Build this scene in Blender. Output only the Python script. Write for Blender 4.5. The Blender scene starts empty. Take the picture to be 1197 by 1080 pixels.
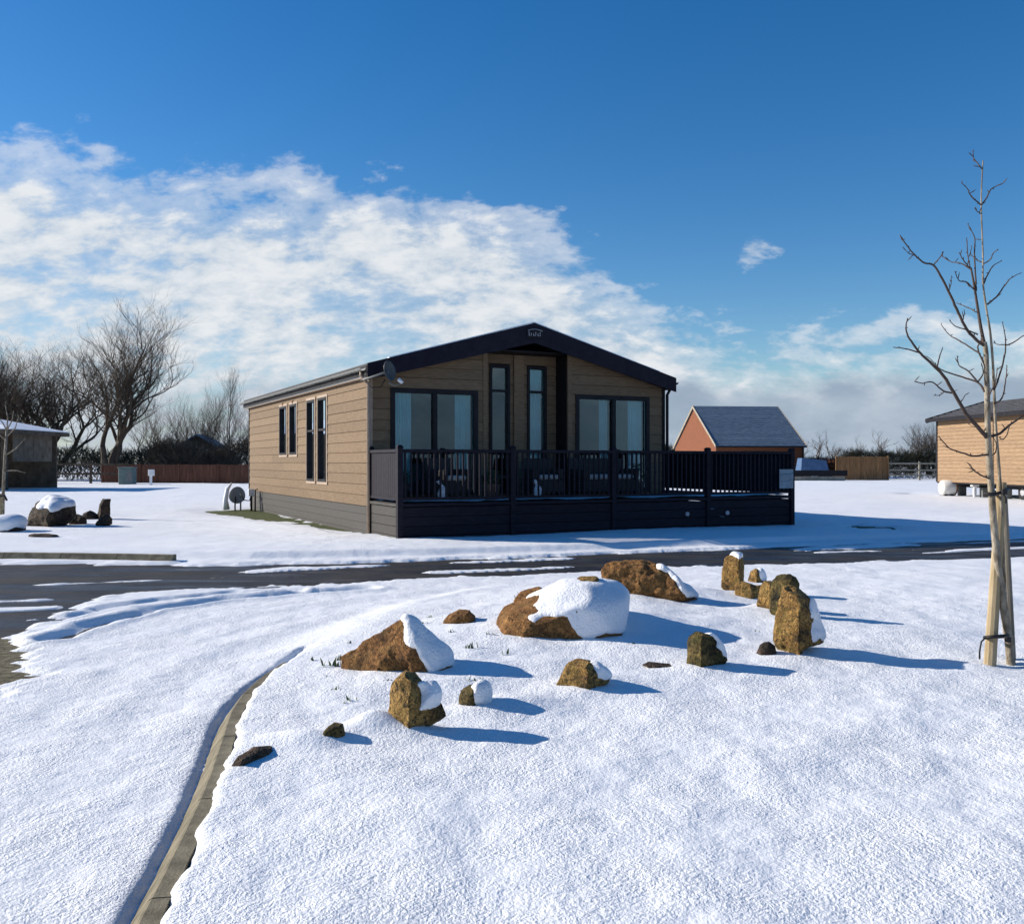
import bpy, bmesh, math, random
import numpy as np
from mathutils import Vector, Matrix, noise as mnoise

S = bpy.context.scene
COL = S.collection
R = math.radians

# ------------------------------------------------------------------ camera
F, CX, CY, CAMZ = 1100.0, 598.5, 540.0, 1.5
cam = bpy.data.cameras.new('camera')
cam.lens = 36.0 * F / 1197.0
cam.sensor_width = 36.0
cam.clip_start, cam.clip_end = 0.05, 3000
camo = bpy.data.objects.new('camera', cam)
camo.location = (0, 0, CAMZ)
camo.rotation_euler = (R(90), 0, 0)
COL.objects.link(camo)
S.camera = camo

# ------------------------------------------------------------------ sky and sun
SUN_EL, SUN_AZ = 23.0, -76.0          # azimuth clockwise from +Y
SKY_STRENGTH = 0.055
world = bpy.data.worlds.new('World')
S.world = world
world.use_nodes = True


def nd(nt, typ, **kw):
    n = nt.nodes.new(typ)
    for k, v in kw.items():
        if k.startswith('i_'):
            key = k[2:]
            n.inputs[int(key) if key.isdigit() else key].default_value = v
        else:
            setattr(n, k, v)
    return n


def math_n(nt, op, a, b=None, c=None, clamp=False):
    n = nt.nodes.new('ShaderNodeMath')
    n.operation = op
    n.use_clamp = clamp
    for i, v in enumerate((a, b, c)):
        if v is None:
            continue
        if isinstance(v, (int, float)):
            n.inputs[i].default_value = v
        else:
            nt.links.new(v, n.inputs[i])
    return n.outputs[0]


def ramp(nt, fac, stops, interp='LINEAR'):
    n = nt.nodes.new('ShaderNodeValToRGB')
    n.color_ramp.interpolation = interp
    el = n.color_ramp.elements
    while len(el) < len(stops):
        el.new(0.5)
    for e, (p, c) in zip(el, stops):
        e.position = p
        e.color = (*c, 1) if not isinstance(c, (int, float)) else (c, c, c, 1)
    nt.links.new(fac, n.inputs[0])
    return n.outputs[0]


def mixc(nt, fac, a, b):
    n = nt.nodes.new('ShaderNodeMix')
    n.data_type = 'RGBA'
    for s, v in ((0, fac), (6, a), (7, b)):
        if isinstance(v, (int, float)):
            n.inputs[s].default_value = v
        elif isinstance(v, tuple):
            n.inputs[s].default_value = (*v, 1)
        else:
            nt.links.new(v, n.inputs[s])
    return n.outputs[2]


def build_sky():
    nt = world.node_tree
    L = nt.links
    bg = nt.nodes['Background']
    sky = nd(nt, 'ShaderNodeTexSky', sky_type='NISHITA', sun_disc=False, sun_elevation=R(SUN_EL),
             sun_rotation=R(SUN_AZ % 360), altitude=0, air_density=1.0, dust_density=0.15, ozone_density=3.0)
    hsv = nd(nt, 'ShaderNodeHueSaturation')
    hsv.inputs['Saturation'].default_value = 1.36
    hsv.inputs['Value'].default_value = 1.68
    hsv.inputs['Hue'].default_value = 0.506
    L.new(sky.outputs[0], hsv.inputs['Color'])
    tc = nd(nt, 'ShaderNodeTexCoord')
    sep = nd(nt, 'ShaderNodeSeparateXYZ')
    L.new(tc.outputs['Generated'], sep.inputs[0])
    x, y, z = sep.outputs
    az = math_n(nt, 'ARCTAN2', x, y)                       # radians, 0 ahead
    el = math_n(nt, 'MULTIPLY', math_n(nt, 'ARCSINE', z), 180 / math.pi)
    # planar cloud coordinates: cloud deck seen in perspective
    inv = math_n(nt, 'DIVIDE', 1.0, math_n(nt, 'ADD', math_n(nt, 'MAXIMUM', z, 0.0), 0.50))
    cmb = nd(nt, 'ShaderNodeCombineXYZ')
    L.new(math_n(nt, 'MULTIPLY', x, inv), cmb.inputs[0])
    L.new(math_n(nt, 'MULTIPLY', math_n(nt, 'MULTIPLY', y, inv), 1.35), cmb.inputs[1])
    big = nd(nt, 'ShaderNodeTexNoise', i_Scale=4.2, i_Detail=9.0, i_Roughness=0.60, i_Distortion=0.25)
    mb_ = nd(nt, 'ShaderNodeMapping')
    mb_.inputs['Location'].default_value = (7.7, 7.7, 2.2)
    L.new(cmb.outputs[0], mb_.inputs[0])
    L.new(mb_.outputs[0], big.inputs['Vector'])
    mp = nd(nt, 'ShaderNodeMapping')
    mp.inputs['Location'].default_value = (3.1, 1.7, 0.4)
    L.new(cmb.outputs[0], mp.inputs[0])
    fine = nd(nt, 'ShaderNodeTexNoise', i_Scale=15.0, i_Detail=7.0, i_Roughness=0.62, i_Distortion=0.15)
    L.new(mp.outputs[0], fine.inputs['Vector'])
    # upper limit of the cloud bank as a function of azimuth: high towards the sun side, low to the right
    def mr(v, f0, f1, t0, t1):
        n = nd(nt, 'ShaderNodeMapRange', interpolation_type='SMOOTHSTEP')
        for i, q in enumerate((f0, f1, t0, t1)):
            n.inputs[1 + i].default_value = q
        L.new(v, n.inputs[0])
        return n.outputs[0]
    w1 = mr(az, R(-6), R(15), 1.0, 0.0)
    w2 = mr(az, R(-175), R(-95), 0.0, 1.0)
    bound = math_n(nt, 'ADD', math_n(nt, 'MULTIPLY', math_n(nt, 'MULTIPLY', w1, w2), 9.0), 7.4)
    d = math_n(nt, 'MULTIPLY', math_n(nt, 'SUBTRACT', bound, el), 0.055)
    # one detached wisp right of the bank
    ga = math_n(nt, 'MULTIPLY', math_n(nt, 'SUBTRACT', az, R(14.5)), 1 / R(2.6))
    ge = math_n(nt, 'MULTIPLY', math_n(nt, 'SUBTRACT', el, 12.6), 1 / 1.3)
    gg = math_n(nt, 'EXPONENT', math_n(nt, 'MULTIPLY', math_n(nt, 'ADD', math_n(nt, 'MULTIPLY', ga, ga), math_n(nt, 'MULTIPLY', ge, ge)), -1.0))
    d = math_n(nt, 'ADD', d, math_n(nt, 'MULTIPLY', gg, 0.32))
    d = math_n(nt, 'MINIMUM', d, 0.19)
    d = math_n(nt, 'MAXIMUM', d, -0.30)
    bigd = math_n(nt, 'ADD', math_n(nt, 'MULTIPLY', math_n(nt, 'SUBTRACT', big.outputs[0], 0.5), 0.72), 0.5)
    dens = math_n(nt, 'ADD', math_n(nt, 'ADD', bigd, d),
                  math_n(nt, 'MULTIPLY', math_n(nt, 'SUBTRACT', fine.outputs[0], 0.5), 0.46))
    mask = ramp(nt, dens, [(0.48, 0.0), (0.60, 0.50), (0.73, 0.96)], 'EASE')
    # cloud brightness: bright tops, bluish grey thick parts
    shade = math_n(nt, 'ADD', math_n(nt, 'MULTIPLY', fine.outputs[0], 0.55), math_n(nt, 'MULTIPLY', big.outputs[0], 0.45))
    ccol = ramp(nt, shade, [(0.35, (4.9, 6.2, 7.6)), (0.47, (7.7, 8.6, 9.6)), (0.59, (10.6, 10.9, 11.2))])
    col = mixc(nt, mask, hsv.outputs[0], ccol)
    # low grey stratus along the horizon
    vn = nd(nt, 'ShaderNodeCombineXYZ')
    L.new(math_n(nt, 'MULTIPLY', az, 5.0), vn.inputs[0])
    L.new(math_n(nt, 'MULTIPLY', el, 0.16), vn.inputs[1])
    low = nd(nt, 'ShaderNodeTexNoise', i_Scale=1.25, i_Detail=7.0, i_Roughness=0.55)
    L.new(vn.outputs[0], low.inputs['Vector'])
    ll = math_n(nt, 'ADD', math_n(nt, 'MULTIPLY', math_n(nt, 'SUBTRACT', low.outputs[0], 0.5), 6.0), 5.2)
    lm = math_n(nt, 'MULTIPLY', math_n(nt, 'SUBTRACT', ll, el), 0.85, clamp=True)
    lm = math_n(nt, 'MULTIPLY', lm, mr(az, R(-8), R(12), 0.40, 0.88))
    lcol = ramp(nt, low.outputs[0], [(0.3, (6.4, 7.4, 8.6)), (0.52, (4.0, 5.1, 6.6)), (0.70, (3.5, 4.5, 6.0))])
    col = mixc(nt, lm, col, lcol)
    L.new(col, bg.inputs[0])
    bg.inputs[1].default_value = SKY_STRENGTH


build_sky()
sun = bpy.data.lights.new('sun', 'SUN')
sun.energy = 5.0
sun.angle = R(0.5)
sun.color = (1.0, 0.93, 0.83)
suno = bpy.data.objects.new('sun', sun)
to_sun = Vector((math.sin(R(SUN_AZ)) * math.cos(R(SUN_EL)), math.cos(R(SUN_AZ)) * math.cos(R(SUN_EL)), math.sin(R(SUN_EL))))
suno.rotation_euler = to_sun.to_track_quat('Z', 'Y').to_euler()
suno.location = (-20, 10, 20)
COL.objects.link(suno)

S.view_settings.view_transform = 'Standard'
S.view_settings.look = 'None'
S.view_settings.exposure = 0.50
S.view_settings.gamma = 1.0
S.view_settings.use_curve_mapping = False
S.cycles.use_denoising = True
S.cycles.max_bounces = 8
S.cycles.transparent_max_bounces = 16

# ------------------------------------------------------------------ helpers


def P(px, py, d):
    """point at depth d (metres in front of the viewpoint) on the sight line px, py of the photograph"""
    return Vector(((px - CX) / F * d, d, CAMZ + (CY - py) / F * d))


class MB:
    def __init__(self):
        self.v, self.f = [], []

    def poly(self, pts):
        n = len(self.v)
        self.v += [tuple(p) for p in pts]
        self.f.append(tuple(range(n, n + len(pts))))

    def hexa(self, p):
        """8 points: bottom ring 0-3, top ring 4-7 (ccw seen from above)"""
        n = len(self.v)
        self.v += [tuple(q) for q in p]
        for q in ((3, 2, 1, 0), (4, 5, 6, 7), (0, 1, 5, 4), (1, 2, 6, 5), (2, 3, 7, 6), (3, 0, 4, 7)):
            self.f.append(tuple(n + i for i in q))
        return self

    def box(self, x0, x1, y0, y1, z0, z1):
        self.hexa([(x0, y0, z0), (x1, y0, z0), (x1, y1, z0), (x0, y1, z0),
                   (x0, y0, z1), (x1, y0, z1), (x1, y1, z1), (x0, y1, z1)])
        return self

    def tube(self, pts, rad, k=6, cap=True):
        pts = [Vector(p) for p in pts]
        n0 = len(self.v)
        m = len(pts)
        if isinstance(rad, (int, float)):
            rad = [rad] * m
        u = None
        for i, p in enumerate(pts):
            t = (pts[min(i + 1, m - 1)] - pts[max(i - 1, 0)]).normalized()
            if u is None:
                u = t.orthogonal().normalized()
            else:
                u = (u - t * u.dot(t))
                u = u.normalized() if u.length > 1e-6 else t.orthogonal().normalized()
            w = t.cross(u)
            for j in range(k):
                a = 2 * math.pi * j / k
                self.v.append(tuple(p + (u * math.cos(a) + w * math.sin(a)) * rad[i]))
        for i in range(m - 1):
            for j in range(k):
                a, b = n0 + i * k + j, n0 + i * k + (j + 1) % k
                self.f.append((a, b, b + k, a + k))
        if cap:
            self.f.append(tuple(n0 + j for j in reversed(range(k))))
            self.f.append(tuple(n0 + (m - 1) * k + j for j in range(k)))
        return self

    def bar(self, a, b, w, h, up=(0, 0, 1)):
        a, b = Vector(a), Vector(b)
        t = (b - a).normalized()
        s = t.cross(Vector(up)).normalized() * (w / 2)
        q = s.cross(t).normalized() * (h / 2)
        self.hexa([a - s - q, a + s - q, b + s - q, b - s - q, a - s + q, a + s + q, b + s + q, b - s + q])
        return self

    def mesh(self, name):
        me = bpy.data.meshes.new(name)
        me.from_pydata(self.v, [], self.f)
        me.update()
        return me

    def build(self, name, mat, parent=None, smooth=False, bevel=0.0):
        me = self.mesh(name)
        if bevel:
            bm = bmesh.new()
            bm.from_mesh(me)
            bmesh.ops.recalc_face_normals(bm, faces=bm.faces)
            bmesh.ops.bevel(bm, geom=list(bm.edges), offset=bevel, segments=1, affect='EDGES', clamp_overlap=True)
            bm.to_mesh(me)
            bm.free()
        return mkobj(name, me, mat, parent, smooth)


def mkobj(name, me, mat, parent=None, smooth=False):
    if mat is not None and not me.materials:
        me.materials.append(mat)
    if smooth:
        me.polygons.foreach_set('use_smooth', [True] * len(me.polygons))
    o = bpy.data.objects.new(name, me)
    COL.objects.link(o)
    if parent is not None:
        o.parent = parent
    return o


def tag(o, label=None, cat=None, group=None, kind=None):
    for k, v in (('label', label), ('category', cat), ('group', group), ('kind', kind)):
        if v:
            o[k] = v
    return o


def empty(name, loc=(0, 0, 0), rz=0.0):
    o = bpy.data.objects.new(name, None)
    o.empty_display_size = 0.2
    o.location = loc
    o.rotation_euler = (0, 0, rz)
    COL.objects.link(o)
    return o


def dup(o, parent=None):
    c = o.copy()
    COL.objects.link(c)
    c.parent = parent
    return c


# ---- materials
def new_mat(name):
    m = bpy.data.materials.new(name)
    m.use_nodes = True
    nt = m.node_tree
    return m, nt, nt.nodes['Principled BSDF']


def mat_noise(name, c1, c2, scale=6.0, rough=0.7, stretch=(1, 1, 1), detail=6.0, bump=0.0, bscale=None, spec=0.3,
              lo=0.35, hi=0.65, metal=0.0, perobj=0.0, c3=None):
    m, nt, b = new_mat(name)
    L = nt.links
    tc = nd(nt, 'ShaderNodeTexCoord')
    mp = nd(nt, 'ShaderNodeMapping')
    mp.inputs['Scale'].default_value = stretch
    L.new(tc.outputs['Object'], mp.inputs[0])
    vec = mp.outputs[0]
    if perobj:
        oi = nd(nt, 'ShaderNodeObjectInfo')
        ad = nd(nt, 'ShaderNodeVectorMath', operation='ADD')
        mu = math_n(nt, 'MULTIPLY', oi.outputs['Random'], 37.0)
        cb = nd(nt, 'ShaderNodeCombineXYZ')
        for i in range(3):
            L.new(mu, cb.inputs[i])
        L.new(vec, ad.inputs[0])
        L.new(cb.outputs[0], ad.inputs[1])
        vec = ad.outputs[0]
    n = nd(nt, 'ShaderNodeTexNoise', i_Scale=scale, i_Detail=detail, i_Roughness=0.6)
    L.new(vec, n.inputs['Vector'])
    stops = [(lo, c1), (hi, c2)] if c3 is None else [(lo, c1), ((lo + hi) / 2, c2), (hi, c3)]
    col = ramp(nt, n.outputs[0], stops)
    if perobj:
        hs = nd(nt, 'ShaderNodeHueSaturation')
        L.new(math_n(nt, 'ADD', math_n(nt, 'MULTIPLY', oi.outputs['Random'], 2 * perobj), 1 - perobj), hs.inputs['Value'])
        L.new(col, hs.inputs['Color'])
        col = hs.outputs[0]
    L.new(col, b.inputs['Base Color'])
    b.inputs['Roughness'].default_value = rough
    b.inputs['Specular IOR Level'].default_value = spec
    b.inputs['Metallic'].default_value = metal
    if bump:
        n2 = nd(nt, 'ShaderNodeTexNoise', i_Scale=bscale or scale * 4, i_Detail=6.0, i_Roughness=0.65)
        L.new(vec, n2.inputs['Vector'])
        bp = nd(nt, 'ShaderNodeBump', i_Strength=0.9, i_Distance=bump)
        L.new(n2.outputs[0], bp.inputs['Height'])
        L.new(bp.outputs[0], b.inputs['Normal'])
    return m


def mat_snow(name, fine=1.0):
    m, nt, b = new_mat(name)
    L = nt.links
    tc = nd(nt, 'ShaderNodeTexCoord')
    geo = nd(nt, 'ShaderNodeNewGeometry')
    vec = geo.outputs['Position']
    a = nd(nt, 'ShaderNodeTexNoise', i_Scale=54.0, i_Detail=3.0, i_Roughness=0.6)
    c = nd(nt, 'ShaderNodeTexNoise', i_Scale=150.0, i_Detail=2.0, i_Roughness=0.6)
    g = nd(nt, 'ShaderNodeTexNoise', i_Scale=1.1, i_Detail=6.0, i_Roughness=0.6)
    for n in (a, c, g):
        L.new(vec, n.inputs['Vector'])
    h = math_n(nt, 'ADD', math_n(nt, 'MULTIPLY', a.outputs[0], 1.0), math_n(nt, 'MULTIPLY', c.outputs[0], 0.38))
    gr = nd(nt, 'ShaderNodeTexNoise', i_Scale=2.3, i_Detail=4.0, i_Roughness=0.6)
    L.new(vec, gr.inputs['Vector'])
    h = math_n(nt, 'MULTIPLY', h, ramp(nt, gr.outputs[0], [(0.35, 0.45), (0.65, 1.25)]))
    bp = nd(nt, 'ShaderNodeBump', i_Strength=1.0, i_Distance=0.0120 * fine)
    L.new(h, bp.inputs['Height'])
    L.new(bp.outputs[0], b.inputs['Normal'])
    L.new(ramp(nt, g.outputs[0], [(0.3, (0.80, 0.815, 0.84)), (0.7, (0.86, 0.865, 0.87))]), b.inputs['Base Color'])
    b.inputs['Roughness'].default_value = 0.62
    b.inputs['Specular IOR Level'].default_value = 0.25
    return m


def mat_rock(name, base, mid, dark, moss=(0.10, 0.085, 0.025), snow=0.0, scale=1.0):
    m, nt, b = new_mat(name)
    L = nt.links
    geo = nd(nt, 'ShaderNodeNewGeometry')
    vec = geo.outputs['Position']
    n1 = nd(nt, 'ShaderNodeTexNoise', i_Scale=7.0 * scale, i_Detail=8.0, i_Roughness=0.65)
    n2 = nd(nt, 'ShaderNodeTexNoise', i_Scale=42.0 * scale, i_Detail=6.0, i_Roughness=0.7)
    v1 = nd(nt, 'ShaderNodeTexVoronoi', i_Scale=19.0 * scale, feature='DISTANCE_TO_EDGE')
    n3 = nd(nt, 'ShaderNodeTexNoise', i_Scale=13.0 * scale, i_Detail=5.0)
    for n in (n1, n2, n3):
        L.new(vec, n.inputs['Vector'])
    warp = nd(nt, 'ShaderNodeVectorMath', operation='ADD')
    sc = nd(nt, 'ShaderNodeVectorMath', operation='SCALE')
    sc.inputs['Scale'].default_value = 0.25 / scale
    L.new(n3.outputs['Color'], sc.inputs[0])
    L.new(vec, warp.inputs[0])
    L.new(sc.outputs[0], warp.inputs[1])
    L.new(warp.outputs[0], v1.inputs['Vector'])
    c = ramp(nt, n1.outputs[0], [(0.32, dark), (0.46, mid), (0.62, base)])
    c = mixc(nt, ramp(nt, n2.outputs[0], [(0.39, 0.92), (0.51, 0.0)]), c, dark)
    c = mixc(nt, ramp(nt, n3.outputs[0], [(0.52, 0.0), (0.66, 0.75)]), c, moss)
    if snow:
        sp = nd(nt, 'ShaderNodeSeparateXYZ')
        L.new(geo.outputs['Normal'], sp.inputs[0])
        k = math_n(nt, 'ADD', sp.outputs[2], math_n(nt, 'MULTIPLY', math_n(nt, 'SUBTRACT', n1.outputs[0], 0.5), 1.2))
        c = mixc(nt, ramp(nt, k, [(1.0 - snow, 0.0), (1.06 - snow, 1.0)]), c, (0.85, 0.86, 0.88))
    L.new(c, b.inputs['Base Color'])
    b.inputs['Roughness'].default_value = 0.82
    b.inputs['Specular IOR Level'].default_value = 0.2
    st = nd(nt, 'ShaderNodeMapping')
    st.inputs['Rotation'].default_value = (0.25, 0.2, 0)
    st.inputs['Scale'].default_value = (3 * scale, 3 * scale, 26 * scale)
    L.new(warp.outputs[0], st.inputs[0])
    sn = nd(nt, 'ShaderNodeTexNoise', i_Scale=1.0, i_Detail=5.0, i_Roughness=0.6)
    L.new(st.outputs[0], sn.inputs['Vector'])
    hh = math_n(nt, 'ADD', math_n(nt, 'ADD', math_n(nt, 'MULTIPLY', n1.outputs[0], 1.2), math_n(nt, 'MULTIPLY', sn.outputs[0], 0.8)), math_n(nt, 'MULTIPLY', n2.outputs[0], 0.45))
    hh = math_n(nt, 'ADD', hh, math_n(nt, 'MULTIPLY', math_n(nt, 'MINIMUM', v1.outputs['Distance'], 0.12), 2.2))
    bp = nd(nt, 'ShaderNodeBump', i_Strength=1.0, i_Distance=0.05)
    L.new(hh, bp.inputs['Height'])
    L.new(bp.outputs[0], b.inputs['Normal'])
    return m


def mat_glass(name):
    m, nt, b = new_mat(name)
    L = nt.links
    nt.nodes.remove(b)
    out = nt.nodes['Material Output']
    tr = nd(nt, 'ShaderNodeBsdfTransparent')
    tr.inputs[0].default_value = (0.66, 0.84, 0.88, 1)
    gl = nd(nt, 'ShaderNodeBsdfGlossy')
    gl.inputs['Color'].default_value = (0.82, 0.93, 1.0, 1)
    gl.inputs['Roughness'].default_value = 0.01
    fr = nd(nt, 'ShaderNodeFresnel', i_IOR=1.55)
    n = nd(nt, 'ShaderNodeTexNoise', i_Scale=1.3, i_Detail=1.0)
    geo = nd(nt, 'ShaderNodeNewGeometry')
    L.new(geo.outputs['Position'], n.inputs['Vector'])
    bp = nd(nt, 'ShaderNodeBump', i_Strength=0.25, i_Distance=0.01)
    L.new(n.outputs[0], bp.inputs['Height'])
    L.new(bp.outputs[0], gl.inputs['Normal'])
    mx = nd(nt, 'ShaderNodeMixShader')
    L.new(math_n(nt, 'MULTIPLY', fr.outputs[0], 1.25, clamp=True), mx.inputs[0])
    L.new(tr.outputs[0], mx.inputs[1])
    L.new(gl.outputs[0], mx.inputs[2])
    L.new(mx.outputs[0], out.inputs[0])
    return m


M = {}
M['snow'] = mat_snow('snow')
M['snow_soft'] = mat_snow('snow_soft', 0.6)
M['grass'] = mat_noise('grass', (0.035, 0.05, 0.012), (0.11, 0.12, 0.035), 9.0, 0.9, bump=0.03, bscale=40)
M['asphalt'] = mat_noise('asphalt', (0.010, 0.0095, 0.010), (0.034, 0.031, 0.029), 1.6, 0.6, detail=10, bump=0.006, bscale=220, spec=0.35)
def wet_asphalt():
    m = M['asphalt']
    nt = m.node_tree
    n = nd(nt, 'ShaderNodeTexNoise', i_Scale=0.9, i_Detail=6.0, i_Roughness=0.6)
    g = nd(nt, 'ShaderNodeNewGeometry')
    mp = nd(nt, 'ShaderNodeMapping')
    mp.inputs['Rotation'].default_value = (0, 0, R(-20))
    mp.inputs['Scale'].default_value = (0.5, 2.5, 1)
    nt.links.new(g.outputs['Position'], mp.inputs[0])
    nt.links.new(mp.outputs[0], n.inputs['Vector'])
    nt.links.new(ramp(nt, n.outputs[0], [(0.38, 0.30), (0.6, 0.8)]), nt.nodes['Principled BSDF'].inputs['Roughness'])


wet_asphalt()
M['mud'] = mat_noise('mud', (0.05, 0.042, 0.022), (0.20, 0.17, 0.10), 16.0, 0.9, bump=0.03, bscale=45)
M['kerb'] = mat_noise('kerb', (0.085, 0.075, 0.048), (0.25, 0.215, 0.145), 9.0, 0.9, bump=0.004, bscale=90, perobj=0.1, lo=0.3, hi=0.7)
M['clad'] = mat_noise('clad', (0.140, 0.094, 0.056), (0.212, 0.146, 0.088), 5.0, 0.7, stretch=(1.2, 1.2, 14), bump=0.004, bscale=14, perobj=0.10, spec=0.15)
M['clad_far'] = mat_noise('clad_far', (0.21, 0.135, 0.075), (0.31, 0.20, 0.115), 4.0, 0.65, stretch=(1, 1, 9), perobj=0.07)
M['trim'] = mat_noise('trim', (0.30, 0.225, 0.165), (0.38, 0.29, 0.215), 5.0, 0.6)
M['skirt'] = mat_noise('skirt', (0.024, 0.022, 0.019), (0.044, 0.040, 0.035), 5.0, 0.6, stretch=(1, 1, 12), bump=0.003, bscale=15, perobj=0.10)
M['lining'] = mat_noise('lining', (0.05, 0.035, 0.022), (0.07, 0.05, 0.03), 4.0, 0.9)
M['fascia'] = mat_noise('fascia', (0.008, 0.006, 0.013), (0.015, 0.012, 0.022), 5.0, 0.55, spec=0.15, bump=0.001, bscale=40)
M['dark'] = mat_noise('dark', (0.008, 0.008, 0.010), (0.016, 0.015, 0.019), 6.0, 0.5, spec=0.15)
M['deck'] = mat_noise('deck', (0.007, 0.006, 0.011), (0.016, 0.014, 0.022), 6.0, 0.6, spec=0.14, stretch=(1, 1, 6), bump=0.002, bscale=25, perobj=0.12)
M['tile'] = mat_noise('tile', (0.030, 0.030, 0.035), (0.055, 0.055, 0.062), 6.0, 0.6)
M['glass'] = mat_glass('glass')
M['curtain'] = mat_noise('curtain', (0.70, 0.73, 0.71), (0.82, 0.84, 0.82), 4.0, 0.9)
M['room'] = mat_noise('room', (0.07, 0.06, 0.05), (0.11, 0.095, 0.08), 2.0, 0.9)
M['white'] = mat_noise('white', (0.66, 0.66, 0.66), (0.78, 0.78, 0.77), 6.0, 0.5)
M['grey'] = mat_noise('grey', (0.13, 0.135, 0.13), (0.19, 0.195, 0.19), 8.0, 0.6)
M['dish'] = mat_noise('dish', (0.05, 0.052, 0.05), (0.085, 0.088, 0.085), 8.0, 0.45)
M['sign'] = mat_noise('sign', (0.20, 0.25, 0.28), (0.30, 0.36, 0.39), 5.0, 0.4)
M['silver'] = mat_noise('silver', (0.30, 0.30, 0.32), (0.42, 0.42, 0.44), 8.0, 0.35)
M['rattan'] = mat_noise('rattan', (0.018, 0.014, 0.012), (0.05, 0.042, 0.035), 40.0, 0.7, bump=0.004, bscale=90)
M['cushion'] = mat_noise('cushion', (0.30, 0.29, 0.27), (0.42, 0.41, 0.38), 12.0, 0.9)
M['terracotta'] = mat_noise('terracotta', (0.07, 0.05, 0.04), (0.12, 0.09, 0.07), 6.0, 0.8)
M['leaf'] = mat_noise('leaf', (0.025, 0.045, 0.012), (0.06, 0.09, 0.03), 20.0, 0.6, perobj=0.2)
M['shoot'] = mat_noise('shoot', (0.05, 0.085, 0.03), (0.10, 0.13, 0.05), 20.0, 0.6, perobj=0.2)
M['bark'] = mat_noise('bark', (0.11, 0.085, 0.055), (0.36, 0.31, 0.235), 26.0, 0.85, stretch=(1, 1, 0.4), bump=0.010, bscale=70)
M['twig'] = mat_noise('twig', (0.040, 0.026, 0.020), (0.085, 0.058, 0.045), 12.0, 0.75, bump=0.002, bscale=60)
M['stake'] = mat_noise('stake', (0.27, 0.20, 0.11), (0.42, 0.33, 0.20), 12.0, 0.85, stretch=(1, 1, 0.15), bump=0.004, bscale=40)
M['stake_grey'] = mat_noise('stake_grey', (0.13, 0.115, 0.09), (0.24, 0.21, 0.165), 12.0, 0.85, stretch=(1, 1, 0.15), bump=0.004, bscale=40)
M['rubber'] = mat_noise('rubber', (0.010, 0.010, 0.010), (0.022, 0.02, 0.02), 20.0, 0.6)
M['tree_bark'] = mat_noise('tree_bark', (0.030, 0.024, 0.018), (0.085, 0.07, 0.055), 2.0, 0.9, bump=0.02, bscale=8)
M['tree_twig'] = mat_noise('tree_twig', (0.042, 0.030, 0.021), (0.095, 0.072, 0.052), 0.6, 0.9)
M['hedge'] = mat_noise('hedge', (0.035, 0.036, 0.020), (0.10, 0.09, 0.055), 1.5, 0.95)
M['hedge_brown'] = mat_noise('hedge_brown', (0.06, 0.044, 0.03), (0.14, 0.108, 0.075), 1.5, 0.95)
M['fence_red'] = mat_noise('fence_red', (0.085, 0.036, 0.022), (0.14, 0.062, 0.038), 3.0, 0.85, stretch=(3, 3, 0.5), perobj=0.15)
M['fence_tan'] = mat_noise('fence_tan', (0.17, 0.085, 0.035), (0.26, 0.14, 0.06), 3.0, 0.85, stretch=(3, 3, 0.5), perobj=0.15)
M['timber'] = mat_noise('timber', (0.06, 0.042, 0.028), (0.12, 0.09, 0.062), 3.0, 0.85)
M['timber_pale'] = mat_noise('timber_pale', (0.22, 0.19, 0.14), (0.34, 0.30, 0.24), 3.0, 0.85)
M['timber_mid'] = mat_noise('timber_mid', (0.10, 0.075, 0.05), (0.18, 0.14, 0.10), 3.0, 0.85)
M['tank'] = mat_noise('tank', (0.62, 0.60, 0.55), (0.74, 0.72, 0.68), 3.0, 0.4)
M['bin_green'] = mat_noise('bin_green', (0.10, 0.15, 0.14), (0.15, 0.20, 0.19), 3.0, 0.6)
M['rust'] = mat_noise('rust', (0.12, 0.05, 0.025), (0.20, 0.09, 0.05), 6.0, 0.9)
M['blue_sheet'] = mat_noise('blue_sheet', (0.05, 0.10, 0.20), (0.08, 0.15, 0.27), 3.0, 0.6)
M['rock_ochre'] = mat_rock('rock_ochre', (0.52, 0.32, 0.10), (0.36, 0.20, 0.06), (0.045, 0.034, 0.02), moss=(0.20, 0.14, 0.04))
M['rock_brown'] = mat_rock('rock_brown', (0.46, 0.23, 0.075), (0.33, 0.155, 0.05), (0.10, 0.052, 0.024), moss=(0.28, 0.16, 0.055))
M['rock_moss'] = mat_rock('rock_moss', (0.26, 0.18, 0.06), (0.13, 0.095, 0.03), (0.022, 0.02, 0.014), moss=(0.09, 0.085, 0.02))
M['rock_dark'] = mat_rock('rock_dark', (0.14, 0.09, 0.06), (0.07, 0.05, 0.035), (0.02, 0.017, 0.015), moss=(0.05, 0.045, 0.025), scale=0.7)
M['soil'] = mat_noise('soil', (0.03, 0.022, 0.014), (0.07, 0.05, 0.03), 12.0, 0.95, bump=0.02, bscale=30)


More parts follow.
